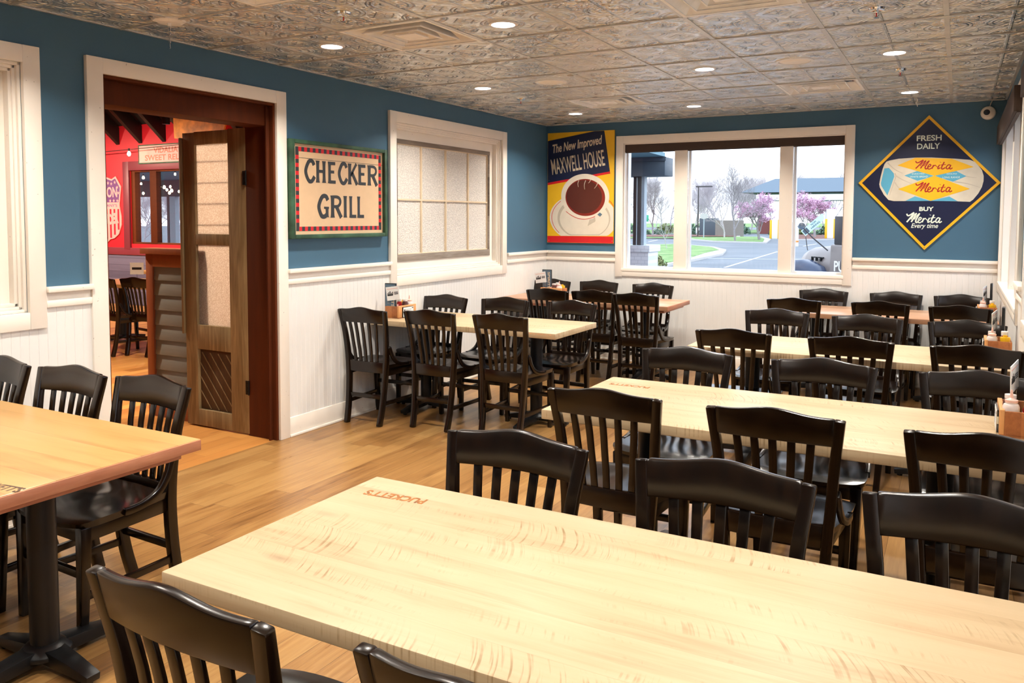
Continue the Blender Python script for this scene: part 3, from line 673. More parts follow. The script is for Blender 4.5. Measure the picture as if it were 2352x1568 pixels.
mb.ribbon(clipx([pw(*q, p6) for q in [(1368, 555), (1420, 600), (1465, 680)]]), 0.006, 0.0192, 0.0196)
mb.build('saucer_line', I_red, ps, smooth=0)
plt([(x, min(y, 1290)) for x, y in ell(840, 930, 560, 440, 0.03, 60)], 0.0188, I_cupsh, 'saucer_well', p6)
plt([(x, min(y, 1275)) for x, y in ell(850, 950, 520, 400, 0.03, 60)], 0.0192, I_cup, 'saucer_centre', p6)
plt([(455, 760), (520, 960), (600, 1090), (700, 1170), (850, 1200), (1000, 1170), (1080, 1050), (1180, 840), (1230, 700), (800, 600)], 0.0198, I_cup, 'cup_body', p6)
plt([(960, 960), (1040, 940), (1075, 890), (1090, 1000), (920, 1095)], 0.0205, I_cupsh, 'cup_shadow_tone', p6)
plt(ell(870, 470, 510, 478, 0.1, 64), 0.0206, I_cup, 'cup_rim', p6)
plt(ell(872, 492, 420, 392, 0.1, 64), 0.0214, ink('coffee_edge', (0.22, 0.016, 0.006), 0.35), 'coffee_edge', p6); plt(ell(850, 478, 375, 352, 0.1, 64), 0.0218, I_cocoa, 'coffee', p6)
mb = MB(); mb.ribbon([pw(*q, p6) for q in [(462, 785), (560, 860), (700, 930), (850, 952), (1000, 925), (1080, 890)]], 0.006, 0.0212, 0.0218); mb.build('cup_line', I_red, ps, smooth=0)
plt([(1125, 855), (1180, 810), (1230, 850), (1185, 900)], 0.0212, I_slate, 'handle_gap', p6)
mb = MB(); mb.ribbon([pw(*q, p6) for q in [(1110, 850), (1190, 960), (1250, 1000), (1180, 1030), (1080, 1000)]], 0.014, 0.021, 0.0216); mb.build('cup_handle', I_cup, ps, smooth=0)
mb = MB()
for st in ([(735, 130), (715, 200), (725, 270)], [(880, 130), (850, 230), (860, 320)], [(985, 115), (965, 160), (935, 190)], [(1135, 170), (1110, 240), (1060, 305)]):
    mb.ribbon([pw(*q, p6) for q in st], (0.010, 0.004), 0.0222, 0.0226)
mb.build('steam', I_cupsh, ps, smooth=0)
def slant(a, b, body, hgt, bold, shear, z=0.0188):
    A = Vector(pw(*a)); B = Vector(pw(*b)); ang = math.atan2(B.y-A.y, B.x-A.x)
    text_mesh(body, 'lettering', I_cream, ps, ((A.x+B.x)/2, (A.y+B.y)/2, z), w=(B-A).length, h=hgt, bold=bold, shear=shear, rotz=ang)
slant((225, 620), (1500, 370), 'The New Improved', 0.128, 0.02, 0.35); slant((185, 1055), (1545, 802), 'MAXWELL HOUSE', 0.180, 0.006, 0.0)
for (u, v) in ((98, 1400), (1440, 1415), (103, 133)):
    x, y = pw(u, v, p6); MB().lathe([(0, 0.018), (0.005, 0.0185), (0.004, 0.0225), (0, 0.023)], 10, c=(x, y, 0)).build('screw', M_chrome, ps)

# diamond bread sign
DX, DZ = 3.93, 1.915
D7 = (1960, 255, 6.72); D8 = (1960, 400, 6.72)
def dw(u, v, k=D7):
    p = at(k[0]+u/k[2], k[1]+v/k[2], 1, -0.02); return (p.x-DX, p.z-DZ)
ds = thing('bread_sign', 'navy diamond shaped tin bread sign with orange yellow border', 'sign', (DX, 0, DZ), rot=FAR)
outer = [dw(1172, 62), dw(2278, 1105), dw(1095, 1168, D8), dw(78, 1110)]
cx_ = sum(p[0] for p in outer)/4; cy_ = sum(p[1] for p in outer)/4
inner = [(cx_+(p[0]-cx_)*0.945, cy_+(p[1]-cy_)*0.945) for p in outer]
MB().plate(outer, 0.004, 0.018).build('border', I_gold, ds, smooth=0)
MB().plate(inner, 0.018, 0.0188).build('navy_field', I_navy, ds, smooth=0)
def dplt(pts, z, mat, name, k=D7): return MB().plate([dw(u, v, k) for u, v in pts], z, z+0.0005).build(name, mat, ds, smooth=0)
loaf = [(510, 780), (560, 762), (700, 735), (950, 718), (1200, 716), (1550, 733), (1800, 752), (1870, 780), (1930, 840), (1985, 910), (2012, 1000), (2010, 1080), (1985, 1170), (1930, 1270), (1850, 1365), (1800, 1400), (1600, 1392), (1250, 1385), (900, 1388), (620, 1388), (540, 1370), (470, 1290), (410, 1180), (400, 1130), (420, 1020), (450, 900), (480, 820)]
lf = dplt(loaf, 0.0188, I_wrap, 'bread_loaf')
dplt([(480, 885), (550, 878), (625, 960), (632, 1010), (600, 1100), (565, 1200), (525, 1302), (430, 1150), (425, 1110), (450, 1000)], 0.0194, I_sky, 'loaf_end_label')
mb = MB()
for st in ([(640, 960), (655, 1010), (620, 1120), (560, 1300)], [(530, 800), (640, 900), (760, 960)], [(660, 1000), (760, 1060), (900, 1120)], [(640, 1100), (720, 1200), (880, 1260)], [(1600, 960), (1760, 1010), (1900, 1030)], [(1560, 1090), (1760, 1120), (1960, 1180)]):
    mb.ribbon([dw(*q) for q in st], (0.012, 0.004), 0.0194, 0.0197)
mb.build('wrapper_folds', I_wrap2, ds, smooth=0)
dplt([(785, 995), (985, 925), (1250, 1000), (990, 1075)], 0.0196, I_sky, 'blue_lozenge'); dplt([(1250, 1000), (1590, 925), (1745, 1005), (1540, 1090)], 0.0196, I_sky, 'blue_lozenge')
dplt([(800, 1386), (950, 1315), (1190, 1386)], 0.0196, I_sky, 'blue_lozenge'); dplt([(1190, 1386), (1480, 1318), (1610, 1390)], 0.0196, I_sky, 'blue_lozenge')
dplt([(680, 838), (960, 720), (1520, 735), (1860, 862), (1250, 1000)], 0.0200, I_gold, 'gold_lozenge'); dplt([(690, 1204), (1250, 995), (1800, 1200), (1195, 1384)], 0.0202, I_gold, 'gold_lozenge')
SCR = [([(962, 772), (978, 797), (1012, 792), (1055, 768), (1082, 755)], 15), ([(1082, 755), (1035, 815), (962, 887)], 16), ([(1030, 850), (1080, 790), (1122, 762)], 9),
 ([(1122, 762), (1088, 815), (1035, 885)], 16), ([(1085, 850), (1130, 795), (1172, 765)], 9), ([(1172, 765), (1135, 820), (1108, 868), (1118, 892), (1145, 882)], 16),
 ([(1145, 868), (1185, 852), (1198, 832), (1178, 822), (1155, 848), (1148, 880), (1172, 896), (1215, 875)], 13), ([(1215, 872), (1236, 836)], 9), ([(1236, 832), (1214, 890)], 13), ([(1224, 866), (1246, 842), (1272, 836)], 13), ([(1272, 836), (1280, 850), (1300, 862)], 8),
 ([(1332, 828), (1308, 868), (1308, 890), (1342, 875)], 14), ([(1343, 792), (1347, 786)], 15), ([(1405, 785), (1372, 845), (1360, 880), (1378, 894), (1420, 872)], 15), ([(1345, 832), (1428, 824)], 9),
 ([(1502, 838), (1472, 828), (1440, 855), (1436, 884), (1458, 892), (1490, 862), (1508, 832)], 13), ([(1508, 832), (1486, 876), (1498, 894), (1532, 875)], 13)]
def script(mat, fu, z, ws=1.0, name='script_lettering'):
    mb = MB()
    for i, (pts, w) in enumerate(SCR): mb.ribbon([dw(*fu(*q)) for q in pts], w*ws/6.72/215, z, z+0.0004+0.00003*i)
    mb.build(name, mat, ds, smooth=0)
script(I_crim, lambda u, v: (u, v), 0.0206); script(I_crim, lambda u, v: (962+(u-960)*0.985, 1095+(v-752)*1.07), 0.0208)
script(I_mint, lambda u, v: (822+(u-960)*0.95, 1562+(v-752)*1.12), 0.0190, 1.15)
def dtext(body, u, v, wu, hu, mat, k=D7, z=0.0190, bold=0.02, shear=0.0, rot=0.0):
    x, y = dw(u, v, k); x1, _ = dw(u+wu, v, k); _, y1 = dw(u, v+hu, k)
    text_mesh(body, 'lettering', mat, ds, (x, y, z), w=x1-x, h=y-y1, bold=bold, shear=shear, rotz=rot)
dtext('FRESH', 1170, 415, 390, 88, I_mint); dtext('DAILY', 1160, 540, 360, 88, I_mint)
dtext('BUY', 1128, 536, 225, 66, I_mint, D8, bold=0.03); dtext('Every time', 1098, 805, 425, 92, I_mint, D8, bold=0.012, shear=0.3)
dtext('ENRICHED', 1000, 968, 190, 20, I_mint, z=0.0202, bold=0.0); dtext("WHITE BREAD", 1010, 1012, 280, 26, I_mint, z=0.0202, bold=0.0); dtext('GENUINE', 1520, 968, 160, 18, I_mint, z=0.0202, bold=0.0); dtext('LONG RANGE', 1510, 1022, 270, 28, I_mint, z=0.0202, bold=0.0)
for (u, v, k) in ((1095, 1130, D8),):
    x, y = dw(u, v, k); MB().lathe([(0, 0.018), (0.005, 0.0185), (0.004, 0.0215), (0, 0.022)], 10, c=(x, y, 0)).build('screw', M_chrome, ds)

# ---------------------------------------------------------------- chairs
def post_pts(s): return [(s*0.152, -0.268, 0.0), (s*0.158, -0.240, 0.12), (s*0.164, -0.220, 0.26), (s*0.172, -0.208, 0.42), (s*0.182, -0.212, 0.56), (s*0.192, -0.232, 0.71), (s*0.206, -0.261, 0.84), (s*0.210, -0.270, 0.8805)]
def post_at(z):
    P = post_pts(1)
    for a, b in zip(P, P[1:]):
        if z <= b[2]: k = (z-a[2])/(b[2]-a[2]); return a[0]+(b[0]-a[0])*k, a[1]+(b[1]-a[1])*k
    return P[-1][0], P[-1][1]
def curved_rail(zlo, zhi, xw, bow, th, n=22):
    """a board between the posts, bowed backwards; zlo/zhi are functions of x"""
    mb = MB(); rows = []
    for i in range(n+1):
        x = -xw+2*xw*i/n; k = 1-(x/xw)**2; row = []
        for z, o in ((zlo(x), -th/2), (zlo(x), th/2), (zhi(x), th/2), (zhi(x), -th/2)):
            row.append(mb.bm.verts.new((x, post_at(z)[1]-bow*k+o, z)))
        rows.append(row)
    for a, b in zip(rows, rows[1:]):
        for k in range(4): mb.bm.faces.new([a[k], a[(k+1) % 4], b[(k+1) % 4], b[k]])
    mb.bm.faces.new(rows[0][::-1]); mb.bm.faces.new(rows[-1]); return mb
def make_chair():
    t = thing('slat_back_chair', 'x', 'chair')
    for s in (-1, 1):
        pp_ = crom([Vector(p) for p in post_pts(s)], 3)
        MB().sweep(pp_, [(0.034, 0.044-0.018*max(0, (p.z-0.45)/0.44)) for p in pp_]).build('back_leg', M_black, t, bevel=0.005)
    top = lambda x: 0.884+0.022*math.exp(-(x/0.095)**2)
    curved_rail(lambda x: 0.780+0.004*math.cos(x*8), top, 0.194, 0.020, 0.0255).build('top_rail', M_black, t, bevel=0.006)
    curved_rail(lambda x: 0.398, lambda x: 0.482, 0.160, 0.012, 0.024).build('lower_rail', M_black, t, bevel=0.004)
    for k in range(-2, 3):
        xt, xb = k*0.0605, k*0.049; pts = []
        for i in range(8):
            z = 0.475+(0.788-0.475)*i/7; f = i/7; x = xb+(xt-xb)*f; bow = 0.012+0.014*f
            w = post_at(z)[0]-0.016; pts.append((x, post_at(z)[1]-bow*(1-(x/w)**2)-0.004*math.sin(PI*f), z))
        MB().sweep(pts, (0.027, 0.012)).build('back_slat', M_black, t, bevel=0.003)
    # dished seat
    mb = MB(); n = 14; hi = []; lo = []
    for j in range(n+1):
        v = j/n; rh = []; rl = []
        for i in range(n+1):
            u = -1+2*i/n; y = -0.185+0.415*v-0.035*max(0, v-0.5)*2*abs(u)**3
            hw = 0.186+0.040*math.sin(min(1, v*1.25)*PI/2)-0.03*max(0, (v-0.86)/0.14)**2
            x = u*hw
            d = 0.013*math.exp(-((abs(u)-0.45)/0.33)**2)*math.exp(-((v-0.42)/0.33)**2)
            rh.append(mb.bm.verts.new((x, y, 0.462-d-0.012*max(0, v-0.85)/0.15))); rl.append(mb.bm.verts.new((x*0.97, y, 0.434)))
        hi.append(rh); lo.append(rl)
    for j in range(n):
        for i in range(n):
            mb.bm.faces.new([hi[j][i], hi[j][i+1], hi[j+1][i+1], hi[j+1][i]]); mb.bm.faces.new([lo[j+1][i], lo[j+1][i+1], lo[j][i+1], lo[j][i]])
    ring = [(0, i) for i in range(n)]+[(j, n) for j in range(n)]+[(n, i) for i in range(n, 0, -1)]+[(j, 0) for j in range(n, 0, -1)]
    for a, b in zip(ring, ring[1:]+ring[:1]): mb.bm.faces.new([lo[a[0]][a[1]], lo[b[0]][b[1]], hi[b[0]][b[1]], hi[a[0]][a[1]]])
    mb.build('seat', M_black, t, smooth=50)
    mb = MB(); mb.box(-0.185, 0.185, 0.165, 0.185, 0.375, 0.436)
    for s in (-1, 1): mb.sweep([(s*0.166, -0.195, 0.405), (s*0.190, 0.17, 0.405)], (0.02, 0.062))
    mb.build('seat_frame', M_black, t, bevel=0.002)
    for s in (-1, 1):
        MB().sweep([(s*0.190, 0.172, 0.434), (s*0.188, 0.176, 0.25), (s*0.184, 0.184, 0.0)], [(0.042, 0.042), (0.037, 0.037), (0.030, 0.030)]).build('front_leg', M_black, t, bevel=0.004)
        arm = [Vector(p) for p in ((s*0.199, -0.206, 0.600), (s*0.201, -0.192, 0.585), (s*0.204, -0.172, 0.535), (s*0.209, -0.128, 0.484), (s*0.215, -0.065, 0.458), (s*0.218, 0.0, 0.450), (s*0.219, 0.03, 0.452))]
        MB().sweep(crom(arm, 4), (0.019, 0.028)).build('arm_bracket', M_black, t, bevel=0.005)
        MB().sweep([(s*0.160, -0.232, 0.165), (s*0.184, 0.178, 0.165)], (0.018, 0.030)).build('side_stretcher', M_black, t, bevel=0.003)
    MB().box(-0.160, 0.160, -0.237, -0.219, 0.200, 0.232).build('rear_stretcher', M_black, t, bevel=0.003)
    MB().box(-0.182, 0.182, 0.165, 0.185, 0.235, 0.265).build('front_stretcher', M_black, t, bevel=0.003)
    return t
proto = make_chair(); first = [True]
def chair(x, y, rz, label, group, wide=1.0):
    """x, y is the place of the top of the backrest; rz = 0 faces the far wall"""
    c = proto if first[0] else copy_tree(proto); first[0] = False
    back = Vector((0, -0.26, 0)); back.rotate(Euler((0, 0, rz)))
    c.location = (x-back.x, y-back.y, 0); c.rotation_euler = (0, 0, rz); c.scale = (wide, 1, 1); tag(c, label, 'chair', group); return c
R = math.radians
TABLES = {
 'G': ('the front left honey table', 0.0, 1.755, -7.21, -6.41, M_honey),
 'A': ('the table below the frosted window', 0.0, 1.71, -3.29, -2.54, M_pale),
 'B': ('the table below the coffee poster', 0.0, 1.835, -1.155, -0.43, M_rose),
 'C': ('the farthest right table', 2.74, W-0.035, -1.005, -0.26, M_rose),
 'D': ('the second farthest right table', 2.676, W-0.035, -3.33, -2.60, M_pale),
 'E': ('the third farthest right table', 2.645, W-0.035, -5.37, -4.54, M_pale),
 'F': ('the big foreground table', 2.598, W-0.035, -7.237, -6.438, M_pale)}
WALLS = {'G': 'wall', 'A': 'wall', 'B': 'wall'}
posn = {0: 'closest to the wall', 1: 'in the middle', 2: 'at the aisle end'}
CH = []
def row(tk, side, xs, y, idx=None, jit=None):
    left = tk in WALLS
    for k, x in enumerate(xs):
        i = idx[k] if idx else k
        w = posn[i] if left else posn[2-i]
        q = 'near' if side == 'n' else 'far'
        lab = 'black chair %s, %s side of %s' % (w, q, TABLES[tk][0])
        j = jit[k] if jit else 0
        chair(x, y, R(j) if side == 'n' else PI+R(j), lab, 'black slat-back chairs at the dining tables', {'D': 1.04, 'E': 1.08, 'F': 1.11, 'G': 1.07}.get(tk, 1.0))
ROWS = [('A', 'n', ((0.245, -3.62, 2), (0.775, -3.495, 1), (1.345, -3.44, 0))), ('A', 'f', ((0.235, -2.472, 0), (0.805, -2.41, 4), (1.41, -2.36, -3))),
 ('B', 'n', ((0.715, -1.40, 1), (1.165, -1.325, 0), (1.625, -1.42, -2))), ('B', 'f', ((0.225, -0.30, 0), (0.75, -0.205, 0), (1.385, -0.255, 0))),
 ('C', 'n', ((2.967, -1.155, 1), (3.644, -1.075, -1), (4.228, -1.12, 0))), ('C', 'f', ((3.06, -0.075, 0), (3.70, -0.075, 0), (4.24, -0.08, 0))),
 ('D', 'n', ((2.991, -3.41, 0), (3.665, -3.40, 0), (4.31, -3.40, 0))), ('D', 'f', ((3.013, -2.155, 0), (3.644, -2.207, 0), (4.265, -2.225, 0))),
 ('E', 'n', ((2.969, -5.455, 0), (3.63, -5.455, 0), (4.30, -5.48, 0))), ('E', 'f', ((2.96, -4.302, 0), (3.64, -4.311, 0), (4.30, -4.31, 0))),
 ('F', 'n', ((2.94, -7.465, -1), (3.60, -7.46, -6))), ('F', 'f', ((2.985, -6.236, 0), (3.638, -6.234, 0), (4.25, -6.223, 0))),
 ('G', 'f', ((0.14, -6.24, 0), (0.683, -6.225, 0), (1.201, -6.20, -2)))]
for tk, side, cs in ROWS:
    for i, (x, y, j) in enumerate(cs): row(tk, side, (x,), y, idx=(i,), jit=(j,))
row('G', 'n', (1.01,), -7.50, idx=(2,))

# ---------------------------------------------------------------- dining tables
def dining_table(k):
    d, x0, x1, y0, y1, mat = TABLES[k]
    cx, cy = (x0+x1)/2, (y0+y1)/2; hw, hd = (x1-x0)/2, (y1-y0)/2
    fin = {'G': 'honey wood dining table with rosy edges, cut by the left edge of the photo', 'A': 'pale wood dining table against the left wall below the frosted window',
           'B': 'rosy wood dining table in the far left corner below the coffee poster', 'C': 'rosy wood dining table farthest away on the right, below the far window',
           'D': 'pale wood dining table on the right, second from the far wall', 'E': 'pale wood dining table on the right, third from the far wall',
           'F': 'long pale wood dining table with saw marks, nearest in the foreground'}[k]
    t = thing('dining_table', fin, 'table', (cx, cy, 0), group='dining tables on black pedestals')
    x0l = -hw+(0.03 if x0 == 0 else 0)
    MB().box(x0l, hw, -hd, hd, 0.718, 0.76).build('tabletop', mat, t, bevel=0.004)
    e = M_roseedge if k in 'GB' else mat
    if k in 'GB':
        MB().box(hw-0.001, hw+0.004, -hd+0.002, hd-0.002, 0.719, 0.757).build('end_edge', e, t, bevel=0.001)
        MB().box(x0l+0.05, hw-0.045, -hd+0.05, hd-0.05, 0.690, 0.718).build('under_frame', e, t, bevel=0.002)
    else: MB().box(x0l+0.25, hw-0.25, -hd+0.2, hd-0.2, 0.708, 0.718).build('mounting_plate', M_iron, t)
    zt = 0.69 if k in 'GB' else 0.708
    for s in (-1, 1):
        px_ = s*(hw-0.34)
        c = MB().lathe([(0.075, zt-0.012), (0.075, zt)], 24, c=(px_, 0, 0)); c.lathe([(0.047, 0.07), (0.047, zt-0.01)], 28, c=(px_, 0, 0)); c.build('column', M_iron, t)
        b = MB().lathe([(0.085, 0.045), (0.085, 0.060), (0.06, 0.085), (0.047, 0.09)], 24, c=(px_, 0, 0))
        for q in range(4):
            a = q*PI/2; L = 0.33 if q % 2 else 0.27; dx, dy = math.cos(a), math.sin(a)
            b.sweep([(px_+dx*0.04, dy*0.04, 0.055), (px_+dx*L*0.55, dy*L*0.55, 0.043), (px_+dx*L, dy*L, 0.026)], [(0.075, 0.05), (0.062, 0.042), (0.05, 0.026)], side=(-dy, dx, 0))
            b.lathe([(0.016, 0.0), (0.016, 0.014)], 12, c=(px_+dx*(L-0.03), dy*(L-0.03), 0))
        b.build('cross_foot', M_iron, t, bevel=0.003)
    return t
TB = {k: dining_table(k) for k in TABLES}
for k, (x, y, w) in {'F': (2.765, -6.566, 0.205), 'E': (2.80, -4.715, 0.205), 'G': (1.66, -7.08, 0.19), 'A': (1.62, -3.36, 0.19)}.items():
    tb = TB[k]; rz = PI if k != 'A' else 0.0
    if k == 'G': rz = 0.12
    if k == 'F': rz = PI+0.08
    text_mesh("PUCKETT'S", 'branded_name', I_burn if k != 'G' else plain('dark_burn', (0.07, 0.03, 0.012), 0.5), tb, (x-tb.location.x, y-tb.location.y, 0.7602), w=w, h=0.042, bold=0.035, rotz=rz, depth=0.0004)

# ---------------------------------------------------------------- condiment caddies and what they hold
P_sauce = plain('dark_sauce_plastic', (0.085, 0.022, 0.016), 0.3); P_bbq = plain('barbecue_sauce_plastic', (0.10, 0.045, 0.035), 0.35); P_must = plain('mustard_plastic', (0.86, 0.52, 0.01), 0.32)
P_ket = plain('ketchup_red', (0.42, 0.012, 0.012), 0.28); P_clear = plain('milky_plastic', (0.74, 0.66, 0.64), 0.3); P_tip = plain('pink_nozzle', (0.78, 0.48, 0.40), 0.35)
def kit(n, x, y, rz, place, cards, z=0.76):
    """n: group tag; local +y is the menu end, local -x faces the aisle"""
    G_ = 'condiment caddies on the tables'
    def sub(name, label, cat, dx, dy, dz=0.0, g=None, r=0.0):
        v = Vector((dx, dy, 0)); v.rotate(Euler((0, 0, rz)))
        return thing(name, label+' '+place, cat, (x+v.x, y+v.y, z+dz), rz+r, g)
    c = sub('condiment_caddy', 'wooden condiment caddy with printed side card', 'caddy', 0, 0, 0, G_)
    MB().box(-0.07, 0.07, -0.12, 0.12, 0.0, 0.008).build('base', M_caddy, c)
    for s in (-1, 1):
        MB().box(s*0.062-0.008 if s > 0 else -0.070, 0.070 if s > 0 else -0.054, -0.12, 0.12, 0.008, 0.095 if s > 0 else 0.102).build('side_panel', M_caddylight if s < 0 else M_caddy, c, bevel=0.0015)
        MB().box(-0.054, 0.054, s*0.116-0.006, s*0.116+0.006, 0.008, 0.098).build('end_panel', M_caddy, c, bevel=0.0015)
    MB().box(-0.002, 0.004, -0.11, 0.11, 0.008, 0.06).build('divider', M_caddy, c)
    cardp = MB().box(-0.078, -0.071, -0.075, 0.075, 0.004, 0.090).build('card_holder', M_bottleglass, c)
    pc = MB().box(-0.0795, -0.0782, -0.07, 0.07, 0.008, 0.086).build('printed_card', I_white, cardp)
    mb = MB(); mb.box(-0.0800, -0.0794, -0.065, -0.048, 0.072, 0.080); mb.box(-0.0800, -0.0794, 0.045, 0.062, 0.05, 0.07)
    mb.build('card_mark', I_blk, cardp)
    mb = MB()
    for i in range(7): mb.box(-0.0800, -0.0794, -0.04+0.004*i, 0.062, 0.066-0.008*i, 0.069-0.008*i)
    mb.build('card_print', I_grey, cardp)
    gb = 'condiment bottles'
    b = sub('squeeze_bottle', 'brown squeeze bottle with white top and cone nozzle', 'bottle', -0.032, -0.078, 0.009, gb)
    MB().lathe([(0.026, 0), (0.028, 0.004), (0.028, 0.075), (0.0275, 0.085)], 24).build('bottle_body', P_bbq, b)
    MB().lathe([(0.0285, 0.080), (0.0290, 0.100), (0.025, 0.110), (0.020, 0.113), (0.020, 0.120)], 24).build('bottle_shoulder', P_clear, b)
    MB().lathe([(0.022, 0.118), (0.022, 0.127), (0.012, 0.130), (0.007, 0.135), (0.003, 0.165), (0, 0.166)], 20).build('nozzle_cap', P_tip, b)
    MB().box(-0.0290, -0.0275, -0.014, 0.014, 0.015, 0.065).build('label', I_white, b)
    b = sub('mustard_bottle', 'yellow mustard squeeze bottle', 'bottle', 0.035, -0.082, 0.009, gb)
    MB().lathe([(0.021, 0), (0.0225, 0.005), (0.0225, 0.050), (0.021, 0.070), (0.0255, 0.088), (0.0265, 0.106), (0.026, 0.112)], 24).build('bottle_body', P_must, b)
    MB().lathe([(0.012, 0.110), (0.011, 0.124), (0, 0.126)], 16).build('cap', I_yel, b)
    b = sub('ketchup_bottle', 'red ketchup bottle with a flat white cap', 'bottle', 0.034, -0.026, 0.009, gb)
    MB().lathe([(0.024, 0), (0.026, 0.005), (0.026, 0.085), (0.019, 0.108), (0.016, 0.118)], 24).build('bottle_body', P_ket, b)
    MB().lathe([(0.018, 0.116), (0.019, 0.138), (0.017, 0.141), (0, 0.141)], 20).build('cap', M_offwhite, b)
    MB().box(-0.0268, -0.0255, -0.014, 0.014, 0.03, 0.075).build('label', I_white, b)
    b = sub('sauce_bottle', 'tall dark red sauce bottle with a pale paper label', 'bottle', -0.032, -0.018, 0.009, gb)
    MB().lathe([(0.024, 0), (0.026, 0.005), (0.026, 0.100), (0.020, 0.118), (0.018, 0.124)], 24).build('bottle_body', P_sauce, b)
    MB().lathe([(0.020, 0.122), (0.020, 0.136), (0, 0.138)], 20).build('cap', P_clear, b)
    MB().box(-0.0270, -0.0255, -0.016, 0.016, 0.03, 0.082).build('label', I_white, b)
    for s, nm in ((0, 'salt'), (1, 'pepper')):
        b = sub(nm+'_shaker', 'small glass %s shaker with a domed steel lid' % nm, 'shaker', -0.034, 0.036+0.04*s, 0.009, 'salt and pepper shakers')
        MB().lathe([(0.014, 0), (0.017, 0.004), (0.016, 0.05), (0.014, 0.064)], 10).build('glass_jar', M_bottleglass, b, smooth=0)
        MB().lathe([(0.012, 0.003), (0.013, 0.006), (0.0125, 0.035), (0, 0.036)], 10).build('contents', I_white if s == 0 else I_blk, b)
        MB().lathe([(0.0155, 0.062), (0.016, 0.074), (0.011, 0.084), (0, 0.087)], 16).build('lid', M_chrome, b)
    rn = random.Random(n)
    for i, mat in enumerate((I_pink, I_white, I_yel, P_tip)):
        pk = sub('sweetener_packet', '%s paper sweetener packet standing' % ('pink', 'white', 'yellow', 'orange')[i], 'packet', 0.022+0.010*i, 0.030+0.009*(i % 2), 0.009, 'sweetener packets', rn.uniform(-0.2, 0.2))
        MB().box(-0.003, 0.003, -0.024, 0.024, 0, 0.095+0.004*i).build('packet_paper', mat, pk, bevel=0.001)
    me_ = sub('menu_stand', 'upright dark menu in a black frame with sideways lettering', 'menu', 0.030, 0.093, 0.009, 'upright spirits menus', 0.12-rz if cards else 1.5)
    MB().box(-0.052, 0.052, -0.008, 0.008, 0, 0.275).build('menu_frame', I_blk, me_, bevel=0.002)
    MB().box(-0.046, 0.046, -0.0090, -0.0082, 0.008, 0.268).build('menu_face', I_slate, me_)
    lm = text_mesh('SPIRITS', 'lettering', I_cream, me_, (0.022, -0.0094, 0.165), w=0.17, h=0.026, bold=0.02, rotz=-PI/2); lm.rotation_euler = (PI/2, 0, 0)
    lm = text_mesh('DRINKS', 'lettering', I_grey, me_, (-0.018, -0.0094, 0.165), w=0.12, h=0.018, bold=0.02, rotz=-PI/2); lm.rotation_euler = (PI/2, 0, 0)
    ch_ = sub('card_clip', 'white drinks card held up on a clear clip stand', 'card stand', -0.034 if cards else -0.012, 0.106 if cards else 0.075, 0.0, 'drinks card stands', 0.2-rz if cards else 1.3)
    MB().tube([(0, 0, 0.009), (0, 0, 0.14), (0, -0.004, 0.16)], 0.004, 8).build('clear_stem', M_bottleglass, ch_)
    cf = MB().box(-0.058, 0.058, -0.003, 0.0, 0.150, 0.262).build('card', I_white, ch_, rot=(0, R(-8), 0))
    mb = MB()
    for i in range(5): mb.box(-0.048+0.011*i, -0.041+0.011*i, -0.0036, -0.003, 0.195, 0.212+0.007*((i*7) % 3))
    for i in range(3): mb.box(0.012, 0.048, -0.0036, -0.003, 0.195+0.008*i, 0.200+0.008*i)
    mb.box(-0.05, 0.0, -0.0036, -0.003, 0.188, 0.200); mb.build('card_print', I_blk, cf)
    MB().box(-0.05, 0.05, -0.0036, -0.003, 0.242, 0.246).build('card_heading', I_pink, cf)
kit(1, 0.155, -3.02, PI, 'below the frosted window', True)
kit(2, 0.52, -0.86, PI/2, 'on the coffee poster table', True)
kit(3, 4.425, -0.62, 0.0, 'on the farthest right table', False)
kit(4, 4.425, -2.74, 0.0, 'on the second farthest right table', False)
kit(5, 4.425, -4.78, 0.0, 'at the right photo edge', False)

# ---------------------------------------------------------------- next room seen through the doorway
WR = 1.0                                              # its far wall stands at y = 1
M_redwall = paint('red_wall_paint', (0.62, 0.012, 0.025), 0.5); M_maroon = paint('maroon_trim_paint', (0.20, 0.030, 0.045), 0.45)
M_purple = wood_boards('purple_grey_boards', 0, 0.12, [(0.3, (0.085, 0.075, 0.13)), (0.7, (0.14, 0.125, 0.20))], 0.6, gl_axis=2, gap=0.004)
RWN = (-8.77, -7.0, 1.10, 2.40)
o = panel('wall_adjacent_far', M_redwall, (0, WR, 0), FAR, rects(-13, -0.25, 1.02, 3.2, [RWN]), -0.2, 0)
panel('wainscot_adjacent', M_purple, (0, WR, 0), FAR, [(-13, -0.25, 0, 0.90)], -0.2, 0.012)
panel('wall_adjacent_side', M_redwall, (-13, 0, 0), LEFT, [(YN-0.2, WR+0.2, 0, 6.4)], -0.2, 0)
panel('wall_adjacent_near', M_redwall, (0, YN, 0), (PI/2, 0, PI), [(0.25, 13, 0, 6.4)], -0.2, 0)
panel('wall_left_upper', M_redwall, (-0.25, 0, 0), LEFT, [(YN-0.2, WR, H, 6.4)], -0.01, 0.0)
mb = MB(); zc_ = lambda y: 3.22+0.9*(WR-y)
mb.quadbox([(-13, -2.5, zc_(-2.5)), (-0.24, -2.5, zc_(-2.5)), (-0.24, WR+0.2, zc_(WR+0.2)), (-13, WR+0.2, zc_(WR+0.2)), (-13, -2.5, zc_(-2.5)+0.1), (-0.24, -2.5, zc_(-2.5)+0.1), (-0.24, WR+0.2, zc_(WR+0.2)+0.1), (-13, WR+0.2, zc_(WR+0.2)+0.1)])
mb.box(-13, -0.24, YN-0.2, -2.5, zc_(-2.5), zc_(-2.5)+0.1); mb.build('ceiling_adjacent', plain('black_ceiling', (0.010, 0.009, 0.009), 0.7))['kind'] = 'structure'
